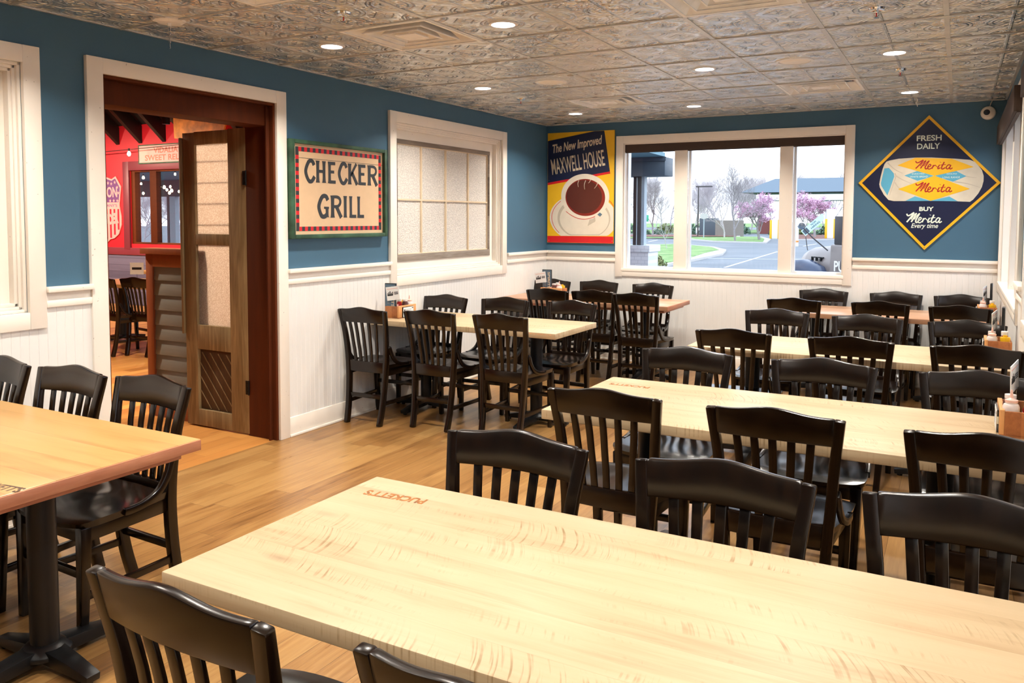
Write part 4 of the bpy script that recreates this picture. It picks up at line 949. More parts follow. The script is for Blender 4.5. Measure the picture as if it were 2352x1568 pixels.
mb = MB(); mb.box(-13, -0.25, 0.90, 1.03, 0, 0.03); mb.box(RWN[0]-0.16, RWN[0], 1.0, 2.56, 0, 0.035); mb.box(RWN[1], RWN[1]+0.16, 1.0, 2.56, 0, 0.035); mb.box(RWN[0]-0.16, RWN[1]+0.16, 2.40, 2.56, 0, 0.034)
mb.build('trim_7', M_maroon, bevel=0.003, loc=(0, WR, 0), rot=FAR)['kind'] = 'structure'
w8 = bpy.data.objects.new('window_8', None); link(w8); w8.location = (0, WR, 0); w8.rotation_euler = FAR; w8['kind'] = 'structure'
mb = MB()
for r in rects(RWN[0], RWN[1], RWN[2], RWN[3], [(RWN[0]+0.10, -8.27, 1.13, 2.37), (-8.10, RWN[1]-0.06, 1.13, 2.37)]): mb.box(r[0], r[1], r[2], r[3], -0.12, -0.02)
mb.build('frame', M_jamb, w8, bevel=0.003); MB().box(RWN[0]+0.05, RWN[1]-0.03, 1.11, 2.39, -0.10, -0.094).build('glass', M_glass, w8)
M_joist = plain('black_joist', (0.006, 0.005, 0.005), 0.6)
for i in range(14):
    x = -9.70+i*0.62; q = ('first', 'second', 'third', 'fourth')[i] if i < 4 else None
    mb = MB(); f = lambda y: 2.87+0.9*(WR-y)
    mb.quadbox([(x-0.045, -2.5, f(-2.5)), (x+0.045, -2.5, f(-2.5)), (x+0.045, WR-0.003, f(WR)), (x-0.045, WR-0.003, f(WR)), (x-0.045, -2.5, f(-2.5)+0.3), (x+0.045, -2.5, f(-2.5)+0.3), (x+0.045, WR-0.003, f(WR)+0.3), (x-0.045, WR-0.003, f(WR)+0.3)])
    lb = 'black sloping rafter in the red room, %s from the left in the doorway' % q if q else 'black sloping rafter in the red room, right of the doorway view'
    tag(mb.build('rafter', M_joist, bevel=0.002), lb, 'rafter', 'black sloping rafters in the red room')
# half wall with lap siding
hw_ = thing('half_wall', 'low partition of grey lap siding with cedar cap and posts behind the old door', 'partition', (0, -4.20, 0))
MB().box(-1.48, -0.72, -0.05, 0.09, 1.290, 1.335).build('cap', M_cedar, hw_, bevel=0.004)
MB().box(-1.44, -1.36, -0.028, 0.07, 0.0, 1.29).build('post', M_cedar, hw_, bevel=0.003)
MB().box(-1.36, -0.72, -0.028, 0.0, 1.19, 1.29).build('rail', M_cedar, hw_, bevel=0.003); MB().box(-1.36, -0.72, -0.028, 0.0, 0.0, 0.14).build('base_board', M_cedar, hw_, bevel=0.003)
mb = MB()
for k in range(9):
    z = 0.14+k*0.118; mb.quadbox([(-1.36, -0.017, z), (-0.72, -0.017, z), (-0.72, 0.01, z), (-1.36, 0.01, z), (-1.36, -0.008, z+0.122), (-0.72, -0.008, z+0.122), (-0.72, 0.01, z+0.122), (-1.36, 0.01, z+0.122)])
mb.build('lap_siding', M_siding, hw_, bevel=0.0015); MB().box(-1.36, -0.72, 0.01, 0.07, 0, 1.29).build('core', M_siding, hw_)
# shield sign
ss = thing('shield_sign', 'stars and stripes shield sign with pink letters on the red wall, half hidden', 'sign', (-9.42, WR, 1.74), rot=FAR)
sh = [(0.0, 0.56), (0.16, 0.52), (0.27, 0.57), (0.42, 0.38), (0.385, 0.20), (0.36, 0.05), (0.41, -0.15), (0.41, -0.30), (0.33, -0.47), (0.20, -0.55), (0.08, -0.57), (0.0, -0.63)]
shp = sh+[(-x, y) for x, y in sh[::-1][1:-1]]
I_shp = ink('shield_pink', (0.80, 0.36, 0.34)); I_shv = ink('shield_violet', (0.15, 0.05, 0.19)); I_shr = ink('shield_red', (0.66, 0.01, 0.03))
MB().plate(shp, 0.004, 0.02).build('panel', I_shp, ss)
up_ = [(x*0.95, y*0.95+0.02) for x, y in shp if y >= 0.15]; MB().plate([(-0.34, 0.10)]+[(-x, y) for x, y in [(0.355, 0.18), (0.385, 0.36), (0.26, 0.53), (0.16, 0.49)]]+[(0.0, 0.53)]+[(0.16, 0.49), (0.26, 0.53), (0.385, 0.36), (0.355, 0.18), (0.34, 0.10)], 0.020, 0.021).build('blue_field', I_shv, ss)
text_mesh('UNION', 'lettering', I_shp, ss, (0.0, 0.285, 0.0212), w=0.62, h=0.19, bold=0.03); text_mesh("COMPANY'S", 'lettering', I_shv, ss, (0.0, 0.045, 0.0202), w=0.60, h=0.05, bold=0.01)
mb = MB()
for i in range(7):
    x = -0.33+i*0.11-0.025; yb = -0.36-0.20*(1-(abs(x+0.025)/0.36)**2); mb.box(x, x+0.05, yb, -0.02, 0.020, 0.0206)
mb.build('stripes', I_shr, ss, smooth=0); text_mesh('WONDER', 'lettering', I_shp, ss, (0.0, -0.215, 0.0212), w=0.66, h=0.20, bold=0.06, rotz=0.12)
def star(cx, cy, r): return [(cx+(r if i % 2 == 0 else r*0.42)*math.sin(i*PI/5), cy+(r if i % 2 == 0 else r*0.42)*math.cos(i*PI/5)) for i in range(10)]
mb = MB()
for (x, y) in [(s*a, b) for s in (-1, 1) for a, b in ((0.06, 0.45), (0.15, 0.435), (0.25, 0.46), (0.315, 0.37), (0.34, 0.27), (0.31, 0.13), (0.21, 0.13), (0.11, 0.13))]: mb.plate(star(x, y, 0.036), 0.021, 0.0216)
mb.build('stars', I_shp, ss, smooth=0)
vs = thing('relish_sign', 'pale pink VIDALIA SWEET RELISH board with green edge above the red room window', 'sign', (-7.75, WR, 2.67), rot=FAR)
MB().box(-0.70, 0.70, -0.155, 0.155, 0.03, 0.05).build('board', I_shp, vs); mb = MB(); mb.box(-0.70, 0.70, 0.145, 0.165, 0.028, 0.056); mb.box(-0.70, 0.70, -0.165, -0.145, 0.028, 0.056); mb.box(-0.71, -0.695, -0.165, 0.165, 0.028, 0.056); mb.build('edge', I_green, vs)
I_rust = ink('rust_lettering', (0.50, 0.13, 0.08)); text_mesh('VIDALIA', 'lettering', I_rust, vs, (0.0, 0.062, 0.0502), w=0.62, h=0.10, bold=0.02); text_mesh('SWEET RELISH', 'lettering', I_rust, vs, (0.02, -0.065, 0.0502), w=1.12, h=0.10, bold=0.02)
ys = thing('yellow_wall_sign', 'tall yellow sign in the red room seen in the gap behind the old door', 'sign', (-5.75, WR, 2.0), rot=FAR)
MB().box(-0.32, 0.32, -0.95, 0.95, 0.004, 0.03).build('panel', I_yel, ys); MB().box(-0.32, 0.32, -0.62, -0.38, 0.03, 0.032).build('white_band', I_white, ys)
og = thing('orange_wall_sign', 'orange weathered sign hung high in the red room above the old door', 'sign', (-6.35, WR-0.5, 2.98), rot=(PI/2, 0.15, 0))
I_or = plain('orange_worn_paint', (0.75, 0.26, 0.03), 0.5, var=0.4, scale=6); MB().plate([(-0.55, -0.22), (0.5, -0.18), (0.6, 0.2), (-0.2, 0.3), (-0.62, 0.12)], 0, 0.03).build('panel', I_or, og)
def bulb(name, x, y, z, label, group):
    b = thing(name, label, 'light', (x, y, z), group=group)
    MB().tube([(0, 0, 0), (0, 0, 0.05)], 0.015, 8).build('socket', I_blk, b); MB().lathe([(0, -0.085), (0.018, -0.078), (0.03, -0.052), (0.026, -0.025), (0.013, 0.0), (0, 0.0)], 14).build('bulb', M_bulb, b); return b
mb = MB(); mb.tube([Vector((-12.8, 0.75, 2.78)), Vector((-10.2, 0.72, 2.70)), Vector((-8.39, 0.72, 2.74)), Vector((-6, 0.72, 2.80)), Vector((-3, 0.7, 2.84))], 0.006, 6)
tag(mb.build('light_cable', I_blk), 'thin black string light cable along the red wall', 'cable')
for i, x in enumerate((-8.40, -6.6, -4.9)): bulb('string_bulb', x, 0.72, 2.71, 'lit warm bulb hanging in front of the red wall'+('', ' to the right', ' at far right')[i], 'bulbs inside the red room')
for i, (x, y, tl_, pw_) in enumerate(((-7.8, -1.2, 40, 110), (-10.2, -1.2, 40, 110), (-5, -1.2, 20, 60), (-1.0, -2.5, -35, 120), (-8, -5.5, 0, 60), (-3.0, -4.6, 0, 90))):  # unseen spotlights, added to brighten the red wall and the door glass
    t = thing('added_spotlight', 'unseen black can spotlight on a stem, added to light the red room', 'ceiling light', (x, y, 2.80), group='unseen spotlights added to light the red room'); zt = min(zc_(y), zc_(-2.5))-2.8
    MB().lathe([(0.05, 0.0), (0.05, 0.12), (0.02, 0.14), (0.02, zt), (0, zt)], 18).build('can', I_blk, t)
    area('lamp', (0, 0, -0.005), 0.09, pw_, (1.0, 0.80, 0.60), spread=2.6, parent=t, rot=(R(tl_), 0, 0))
# furniture of the red room
for (x, y, rz, lb) in ((-4.28, -2.62, R(-10), 'black slat-back chair just inside the red room, cut by the door casing'), (-3.92, -2.50, R(6), 'black slat-back chair in the red room beside the siding partition'), (-5.35, -0.55, R(160), 'black slat-back chair turned to the camera behind the first red room table'), (-4.2, -0.75, R(180), 'black slat-back chair on the far side of the first red room table')):
    chair(x, y, rz, lb, 'black slat-back chairs in the red room')
for (x, y, lb) in ((-4.6, -1.75, 'honey wood table in the red room nearest the doorway'), (-5.9, -0.0, 'honey wood table in the red room near the window wall')):
    t = thing('dining_table', lb, 'table', (x, y, 0), group='tables in the red room')
    MB().box(-0.95, 0.95, -0.4, 0.4, 0.718, 0.76).build('tabletop', M_honey, t, bevel=0.004)
    for s in (-0.6, 0.6):
        MB().lathe([(0.05, 0.05), (0.05, 0.718)], 20, c=(s, 0, 0)).build('column', M_iron, t)
        mb = MB()
        for q in range(4):
            dx, dy = math.cos(q*PI/2), math.sin(q*PI/2); mb.sweep([(s+dx*0.03, dy*0.03, 0.05), (s+dx*0.3, dy*0.3, 0.02)], [(0.07, 0.05), (0.05, 0.03)], side=(-dy, dx, 0))
        mb.build('cross_foot', M_iron, t)
def table_card(x, y, z, label):
    t = thing('table_card', label, 'card stand', (x, y, z), R(30)); MB().lathe([(0.03, 0), (0.03, 0.012), (0.006, 0.02), (0.006, 0.10), (0, 0.10)], 14).build('clip_stand', M_bottleglass, t)
    MB().box(-0.085, 0.085, -0.003, 0.003, 0.09, 0.24).build('card', I_white, t); MB().box(-0.06, 0.06, -0.0045, -0.003, 0.15, 0.18).build('card_print', I_blk, t)
table_card(-4.95, -1.72, 0.76, 'white drinks card on the first red room table'); table_card(-5.62, 0.05, 0.90, 'tilted drinks card on the window side red room table')
mn = thing('menu_box', 'black menu with sideways cream lettering on the red room window table', 'menu', (-5.98, -0.05, 0.76), R(20))
MB().box(-0.09, 0.09, -0.03, 0.03, 0, 0.32).build('menu_frame', I_blk, mn); lm = text_mesh('PUCKETT', 'lettering', I_cream, mn, (0.02, -0.0304, 0.16), w=0.26, h=0.07, bold=0.03, rotz=-PI/2); lm.rotation_euler = (PI/2, 0, 0)
cb_ = thing('condiment_caddy', 'wooden caddy with white card on the red room window table', 'caddy', (-5.62, -0.02, 0.76), R(20)); MB().box(-0.11, 0.11, -0.08, 0.08, 0, 0.14).build('box', M_caddy, cb_, bevel=0.003); MB().box(-0.06, 0.05, -0.084, -0.08, 0.02, 0.12).build('printed_card', I_white, cb_)
mb_ = thing('mustard_bottle', 'yellow mustard bottle beside the black menu in the red room', 'bottle', (-6.17, -0.05, 0.76)); MB().lathe([(0.03, 0), (0.032, 0.10), (0.03, 0.14), (0.012, 0.15), (0.004, 0.19), (0, 0.19)], 16).build('bottle_body', P_must, mb_)

# ---------------------------------------------------------------- outdoors, seen through the windows
GZ = -0.55
def gp(u, v, z=GZ): p = at(u, v, 2, z); return (p.x, p.y)
t_ = NT('asphalt'); p_ = t_.geo(); t_.set(Base_Color=t_.ramp(t_.noise(p_, 0.25, 5), [(0.3, (0.13, 0.145, 0.165)), (0.7, (0.19, 0.205, 0.225))]), Roughness=0.75); M_asph = t_.m
t_ = NT('lawn'); p_ = t_.geo(); t_.set(Base_Color=t_.ramp(t_.noise(p_, 1.2, 6), [(0.3, (0.10, 0.20, 0.05)), (0.55, (0.19, 0.32, 0.09)), (0.75, (0.38, 0.42, 0.20))]), Roughness=0.9); M_lawn = t_.m
M_conc = plain('pale_concrete', (0.52, 0.50, 0.48), 0.8); M_paintw = plain('road_paint', (0.80, 0.80, 0.80), 0.7); M_mulch = plain('red_mulch', (0.20, 0.085, 0.060), 0.9, var=0.4, scale=3)
M_bark = plain('grey_bark', (0.27, 0.245, 0.245), 0.85, var=0.2); M_pinkfl = plain('redbud_blossom', (0.78, 0.50, 0.66), 0.8, var=0.15); M_twig = plain('pale_twigs', (0.48, 0.43, 0.45), 0.85, var=0.2); M_bush = plain('evergreen_leaves', (0.09, 0.16, 0.10), 0.7, var=0.5, scale=4)
M_olive = plain('olive_leaves', (0.20, 0.22, 0.08), 0.8, var=0.3)
g = panel('ground', M_asph, O, O, [(-160, 120, 0.22, 320)], GZ-0.1, GZ)
panel('ground_side', M_asph, O, O, [(W+0.21, 60, -30, 0.22)], GZ-0.1, GZ)
def patch(name, pts, z0, z1, mat, kind='structure', **k):
    o = MB().plate(pts, z0, z1).build(name, mat, smooth=0); o['kind'] = kind; return tag(o, **k)
def kerbed(n, px, mat=None, kerb=0.25):
    P = [gp(*q) for q in px]; cx = sum(p[0] for p in P)/len(P); cy = sum(p[1] for p in P)/len(P)
    patch('kerb_island', P, GZ, GZ+0.12, M_conc)
    Q = []
    for p in P: L = math.hypot(p[0]-cx, p[1]-cy); f = max(0.5, (L-kerb)/L); Q.append((cx+(p[0]-cx)*f, cy+(p[1]-cy)*f))
    patch('lawn', Q, GZ+0.12, GZ+0.14, mat or M_lawn)
kerbed(1, [(1380, 566), (1560, 563), (1640, 570), (1668, 577), (1660, 586), (1575, 604), (1480, 622), (1380, 636)], kerb=1.0)
kerbed(2, [(1430, 546), (1640, 545), (1750, 546), (1770, 551), (1760, 559), (1640, 556), (1560, 549), (1430, 549)], kerb=0.6)
kerbed(3, [(1790, 541), (2000, 539), (2000, 550), (1790, 552)], M_mulch, 0.5)
kerbed(4, [(1300, 540), (1700, 541), (1700, 547), (1300, 547)], M_mulch, 0.5)
patch('lawn', [gp(*q) for q in [(1200, 513), (2100, 513), (2100, 522), (1200, 522)]], GZ, GZ+0.05, M_lawn)
patch('lawn', [gp(*q) for q in [(1200, 528), (1900, 528), (2100, 530), (2100, 536), (1200, 536)]], GZ, GZ+0.05, M_lawn)
mb = MB()
for a, b, w in (((1620, 593), (1940, 597), 0.10), ((1665, 614), (1785, 578), 0.12), ((1845, 565), (1875, 560), 0.12), ((1490, 555), (1510, 551), 0.15)):
    A = Vector(gp(*a)); B = Vector(gp(*b)); mb.ribbon([A, B], w, GZ, GZ+0.004, smooth=False)
mb.build('parking_lines', M_paintw, smooth=0)['kind'] = 'structure'

def make_tree(seed, h, mat_tw, blossoms=None, spread=0.62, depth=5, base=0.10):
    """returns (wood mesh builder, blossom builder)"""
    rn = random.Random(seed); mb = MB(); bl = MB()
    def br(p, d, L, r, k):
        n = 3; pts = [p]; dd = d.copy()
        for i in range(n):
            dd = (dd+Vector((rn.uniform(-.22, .22), rn.uniform(-.22, .22), rn.uniform(-.04, .14)))).normalized(); pts.append(pts[-1]+dd*(L/n))
        mb.tube(pts, [r*(1-0.4*i/n) for i in range(n+1)], 5 if k > 2 else 3, cap=False)
        if k == 0:
            if blossoms:
                for q in pts[1:]:
                    for _ in range(blossoms):
                        c = q+Vector([rn.uniform(-.07, .07) for _ in range(3)]); s = rn.uniform(.025, .055)
                        u = Vector([rn.uniform(-1, 1) for _ in range(3)]).normalized(); w = u.orthogonal().normalized(); x = u.cross(w)
                        bl.bm.faces.new([bl.bm.verts.new(c+w*s), bl.bm.verts.new(c+x*s), bl.bm.verts.new(c-w*s), bl.bm.verts.new(c-x*s)])
            return
        m_ = 3 if k > 1 else 4
        for j in range(m_):
            t = 0.35+0.65*(j+rn.random())/m_; t = min(t, 1.0); f = t*n; i = min(int(f), n-1); q = pts[i].lerp(pts[i+1], f-i)
            a = rn.uniform(0, 2*PI); o = dd.orthogonal().normalized(); o.rotate(Matrix.Rotation(a, 3, dd)); nd = (dd*(1-spread*0.5)+o*spread*rn.uniform(.7, 1.2)+Vector((0, 0, .18))).normalized()
            br(q, nd, L*rn.uniform(.58, .78), r*0.52, k-1)
        br(pts[-1], dd, L*0.7, r*0.6, k-1)
    br(Vector((0, 0, 0)), Vector((0, 0, 1)), h*0.36, base, depth)
    return mb, bl
def tree(name, seed, h, x, y, label, group, mat=None, bloom=None, mbl=None, z=GZ, **k):
    t = thing(name, label, 'tree', (x, y, z), group=group); a, b = make_tree(seed, h, None, bloom, **k)
    a.build('trunk_and_branches', mat or M_bark, t, smooth=0)
    if bloom: b.build('blossoms', mbl or M_pinkfl, t, smooth=0)
    return t
gt = 'bare trees beyond the parking lot'
def tpx(u, v, Y): p = at(u, v, 1, Y); return p.x
Ys = 44.0
t1 = tree('bare_tree', 3, 7.5, tpx(1689, 545, 66), 66, 'tallest bare grey tree in the middle pane of the far window', gt, base=0.10, depth=6)
tree('bare_tree', 8, 7.5, tpx(1500, 530, 85), 85, 'bare spreading tree seen in the left pane of the far window', gt, base=0.12)
tree('bare_tree', 12, 5.2, tpx(1664, 530, 80), 80, 'smaller bare tree with pale trunk left of the tallest tree', gt, mat=M_twig)
rb1 = tree('redbud_tree', 21, 4.6, tpx(1745, 540, 72), 72, 'pink flowering tree left of the right window mullion', 'pink flowering trees', bloom=2, base=0.10)
rb2 = tree('redbud_tree', 25, 5.6, tpx(1872, 525, 88), 88, 'pink flowering tree before the dark roof in the right pane', 'pink flowering trees', bloom=2, base=0.10)
rb1.scale = (1.5, 1.5, 1.0); rb2.scale = (1.7, 1.7, 1.0)
tree('sapling', 31, 3.2, tpx(1533, 570, 44), 44, 'thin staked young sapling behind the white brick pier', 'saplings', mat=M_twig, depth=3, base=0.035)
protoA = tree('bare_tree', 41, 5.9, tpx(1600, 520, 118), 118, 'hazy bare tree in the woodland line behind the parking lot', 'bare trees of the woodland line', mat=M_twig, base=0.09, depth=6)
rn = random.Random(5)
for i in range(26):
    c = copy_tree(protoA); Y = (108, 124, 138, 152)[i % 4] if i < 15 else (140, 155)[i % 2]; c.location = (tpx(1400+i*21+rn.uniform(-10, 10), 500, Y), Y, GZ); s = rn.uniform(0.75, 1.15); s *= Y/78; c.scale = (s, s, s*0.95); c.rotation_euler = (0, 0, rn.uniform(0, 6))
for i, (u, Y) in enumerate(((270, 22), (330, 26), (385, 24), (420, 30), (350, 34), (300, 33))):
    c = copy_tree(protoA); c.location = (tpx(u, 480, Y), Y, GZ); s = 0.75; c.scale = (s, s, s); c.rotation_euler = (0, 0, i*1.3)
    tag(c, 'bare tree outside the red room window', 'tree', 'bare trees outside the red room')
def shrub(x, y, r, label, mat=M_bush, group='low shrubs in the parking lot islands', h=1.0, seed=0):
    rn = random.Random(seed); mb = MB()
    for i in range(260):
        d = Vector([rn.gauss(0, 1) for _ in range(3)]).normalized()*rn.uniform(.55, 1.0)*r; c = Vector((d.x, d.y, abs(d.z)*h+0.05))
        u = Vector([rn.uniform(-1, 1) for _ in range(3)]).normalized(); w = u.orthogonal().normalized(); e = u.cross(w); s = r*rn.uniform(.10, .2)
        mb.bm.faces.new([mb.bm.verts.new(c+w*s), mb.bm.verts.new(c+e*s*.6), mb.bm.verts.new(c-w*s), mb.bm.verts.new(c-e*s*.6)])
    o = mb.build('shrub', mat, smooth=0, loc=(x, y, GZ+0.1)); return tag(o, label, 'shrub', group)
for i, (u, v, q) in enumerate(((1485, 541, 'just right of the porch column'), (1508, 539, 'in the left pane, middle of three'), (1518, 541, 'in the left pane behind the sapling'), (1588, 541, 'at the left side of the middle pane'), (1610, 541, 'in front of the white box'), (1625, 541, 'right of the white box'), (1775, 541, 'beside the right mullion'), (1912, 536, 'at the foot of the yellow pillar'))):
    x, y = gp(u, v); shrub(x, y, 0.6, 'round dark green shrub '+q, seed=i)
x, y = gp(1530, 622); shrub(x, y-1.2, 0.45, 'leafy pale green bush at the foot of the white pier', M_olive, 'bushes by the porch', 1.3, 20)
for i, u in enumerate((1450, 1530, 1590, 1640, 1700, 1830, 1900)):
    x = tpx(u, 500, 102); shrub(x, 102, 1.5, 'olive hedge clump at the edge of the woods, number %s from the left' % ('one', 'two', 'three', 'four', 'five', 'six', 'seven')[i], M_olive if i % 2 else M_bush, 'hedge clumps at the edge of the woods', 0.9, 40+i)
# porch pier, column and beam outside the left pane
M_brick = NT('white_painted_brick'); bt = M_brick.add('ShaderNodeTexBrick', i_Scale=4.5); M_brick.l.new(M_brick.mapping(M_brick.geo(), (1, 1, 1), (PI/2, 0, 0)), bt.inputs['Vector'])
bt.inputs['Color1'].default_value = (0.80, 0.81, 0.82, 1); bt.inputs['Color2'].default_value = (0.86, 0.87, 0.88, 1); bt.inputs['Mortar'].default_value = (0.66, 0.68, 0.70, 1); M_brick.set(Base_Color=bt.outputs[0], Roughness=0.7); M_brick = M_brick.m
M_pdark = plain('dark_bronze_paint', (0.045, 0.040, 0.042), 0.5); M_pslate = plain('slate_fascia', (0.06, 0.085, 0.11), 0.5); M_soff = plain('blue_soffit', (0.16, 0.30, 0.36), 0.6); M_colg = plain('grey_column', (0.38, 0.45, 0.50), 0.5)
Yp = 3.4; a = at(1447, 563, 1, Yp); b = at(1489, 563, 1, Yp)
pr = thing('porch_pier', 'white painted brick pier with dark column outside the left pane', 'column', (a.x, Yp, GZ)); Wp = b.x-a.x
MB().box(0, Wp, 0, 0.46, 0, a.z-GZ-0.10).build('brick_pier', M_brick, pr); MB().box(-0.03, Wp+0.03, -0.03, 0.49, a.z-GZ-0.10, a.z-GZ).build('cap', M_brick, pr, bevel=0.006)
c0 = at(1453, 560, 1, Yp+.1).x-a.x; c1 = at(1471, 560, 1, Yp+.1).x-a.x; zt = at(1460, 405, 1, Yp+.1).z-GZ
MB().box(c0, c1, 0.1, 0.24, a.z-GZ, zt).build('column', M_pdark, pr, bevel=0.006); MB().box(c1, c1+0.045, 0.12, 0.24, a.z-GZ, zt).build('grey_flange', M_colg, pr)
MB().tube([((c0+c1)/2, 0.09, zt-0.02), ((c0+c1)/2, 0.09, 1.35)], 0.008, 8).build('conduit', M_colg, pr); MB().box(c0+0.0, c1-0.03, 0.02, 0.1, 1.20, 1.46).build('outlet_box', M_winwhite, pr, bevel=0.01)
e0 = at(1440, 405, 1, Yp).x; e1 = at(1527, 405, 1, Yp).x; zb_, zt_ = at(1490, 404, 1, Yp).z, at(1490, 361, 1, Yp).z
pb = thing('porch_beam', 'dark slate blue porch beam and soffit outside the top left of the far window', 'roof', (0, Yp, 0))
MB().box(e0-3.5, e1, 0, 0.4, zb_, zt_).build('fascia', M_pslate, pb, bevel=0.01); MB().box(e0-3.5, e1+0.02, -0.03, 0, zt_-0.06, zt_).build('trim', M_pslate, pb)
MB().quadbox([(e0-3.5, -2.9, zt_+0.12), (e0+0.35, -2.9, zt_+0.12), (e1, 0, zt_), (e0-3.5, 0, zt_), (e0-3.5, -2.9, zt_+0.2), (e0+0.35, -2.9, zt_+0.2), (e1, 0, zt_+0.06), (e0-3.5, 0, zt_+0.06)]).build('soffit', M_soff, pb)
# light pole, signs, boxes, pillars, bank canopy and far building
Yq = 84; p = at(1603, 522, 1, Yq); tp = at(1603, 428, 1, Yq).z
lp = thing('light_pole', 'tall dark parking lot light pole with a short arm', 'street light', (p.x, Yq, GZ)); MB().tube([(0, 0, 0), (0, 0, tp-GZ)], [0.09, 0.06], 10).build('pole', M_pdark, lp); MB().box(-0.3, 1.6, -0.1, 0.1, tp-GZ-0.1, tp-GZ+0.05).build('arm', M_pdark, lp, bevel=0.02)
p = at(1617, 500, 1, 76); st = thing('round_sign', 'small round pale sign on a thin post in the parking lot', 'road sign', (p.x, 76, GZ)); MB().tube([(0, 0, 0), (0, 0, 2.6)], 0.04, 8).build('post', M_colg, st)
o = MB().lathe([(0, -0.02), (0.32, -0.02), (0.32, 0.02), (0, 0.02)], 8).build('disc', M_conc, st, smooth=0, loc=(0, -0.05, 2.4), rot=(PI/2, 0, 0), )
st.scale = (1.4, 1.4, 1)
p = at(1482, 503, 1, 66); st = thing('green_sign', 'small green street sign seen beside the porch column', 'road sign', (p.x, 66, GZ)); MB().tube([(0, 0, 0), (0, 0, 2.0)], 0.035, 8).build('post', M_colg, st); MB().box(-0.35, 0.35, -0.03, 0, p.z-GZ-0.25, p.z-GZ+0.4).build('plate', plain('sign_green', (0.03, 0.36, 0.20), 0.4), st, bevel=0.01)
x, y = gp(1608, 540); MB(); ub = MB().box(-0.5, 0.5, -0.3, 0.3, 0, 0.85).build('utility_box', M_winwhite, bevel=0.03, loc=(x, y, GZ+0.12)); tag(ub, 'white utility cabinet behind a shrub in the middle pane', 'utility box')
x, y = at(1632, 527, 1, 90).x, 90; db = thing('enclosure', 'dark gated enclosure with a pale fence at the edge of the woods', 'shed', (x, y, GZ)); MB().box(-0.9, 0.6, -0.8, 0.8, 0, 1.7).build('dark_gate', M_pslate, db, bevel=0.02); db.scale = (1.3, 1, 1.3); MB().box(0.6, 3.2, -0.8, -0.7, 0, 1.5).build('fence', plain('weathered_fence', (0.24, 0.22, 0.19), 0.8), db)
Yb = 112
def bx(u0, u1, v0, v1, Y): a = at(u0, v1, 1, Y); b = at(u1, v0, 1, Y); return a.x, b.x, a.z, b.z
bk = thing('bank_building', 'far building with a long slate roof and white drive through canopy', 'building', (0, Yb, 0))
x0, x1, z0, z1 = bx(1722, 2100, 400, 443, Yb); h0 = at(1765, 400, 1, Yb).x
MB().quadbox([(x0-1, -2, z0), (x1, -2, z0), (x1, 14, z0), (x0-1, 14, z0), (h0, 5, z1), (x1, 5, z1), (x1, 7, z1), (h0, 7, z1)]).build('roof', M_pslate if False else plain('slate_roof', (0.13, 0.17, 0.21), 0.8), bk, smooth=0)
x0, x1, z0, z1 = bx(1740, 2100, 444, 461, Yb-3); MB().box(x0, x1, -4, 2, z0, z1).build('canopy', M_winwhite, bk, bevel=0.03)
for u in (1903, 1985): a = at(u, 461, 1, Yb-3); MB().box(a.x-0.3, a.x+0.3, -3.3, -2.7, GZ, a.z).build('canopy_column', M_colg, bk)
x0, x1, z0, z1 = bx(1733, 1775, 500, 524, Yb-3); MB().box(x0, x1, -1, 3, GZ, z1).build('brick_wall', plain('red_brick', (0.22, 0.07, 0.06), 0.8), bk)
for u, q, vv in ((1908, 'in the right pane', 538), (1781, 'beside the right mullion', 538)):
    Y = 82; p = at(u, 530, 1, Y); t = thing('drive_through_pillar', 'white pillar with yellow corner guards %s of the far window' % q, 'pillar', (p.x, Y, GZ), group='yellow and white pillars'); hh = at(u, 480 if u > 1850 else 484, 1, Y).z-GZ
    MB().box(-0.42, 0.42, -0.35, 0.35, 0, hh).build('white_block', M_winwhite, t, bevel=0.02)
    for s in (-1, 1): MB().box(s*0.42-0.12, s*0.42+0.12, -0.38, 0.38, 0, hh*0.68).build('yellow_guard', I_yel, t, bevel=0.02)
p = at(1822, 545, 1, 58); t = thing('banner_post', 'short mint and white post with orange base in the right pane', 'sign', (p.x, 58, GZ)); MB().tube([(0, 0, 0), (0, 0, 1.9)], 0.4, 16).build('post', M_winwhite, t); MB().tube([(0, 0, 0.32), (0, 0, 0.45)], 0.42, 16).build('orange_band', I_or, t)
bn = thing('hiring_banner', 'tilted pale blue NOW HIRING feather banner in the parking lot', 'banner', tuple(at(1869, 516, 1, 50)), rot=(PI/2, R(-42), 0)); bn.scale = (1.45, 1.45, 1.45)
MB().plate([(-0.62, -0.16), (0.30, -0.16), (0.52, -0.10), (0.66, 0.10), (0.60, 0.16), (-0.62, 0.16)], -0.01, 0.01).build('fabric', plain('banner_mint', (0.52, 0.74, 0.76), 0.6), bn); text_mesh('NOW', 'lettering', I_navy, bn, (0.05, 0.07, 0.0115), w=0.3, h=0.09, bold=0.02); text_mesh('HIRING', 'lettering', I_navy, bn, (0.05, -0.06, 0.0115), w=0.5, h=0.09, bold=0.02)
MB().box(-0.58, -0.32, -0.12, 0.12, 0.0105, 0.012).build('blue_square', M_pslate, bn); MB().tube([(-0.64, -0.2, 0), (-1.1, -0.9, 0)], 0.02, 6).build('pole', M_pdark, bn)
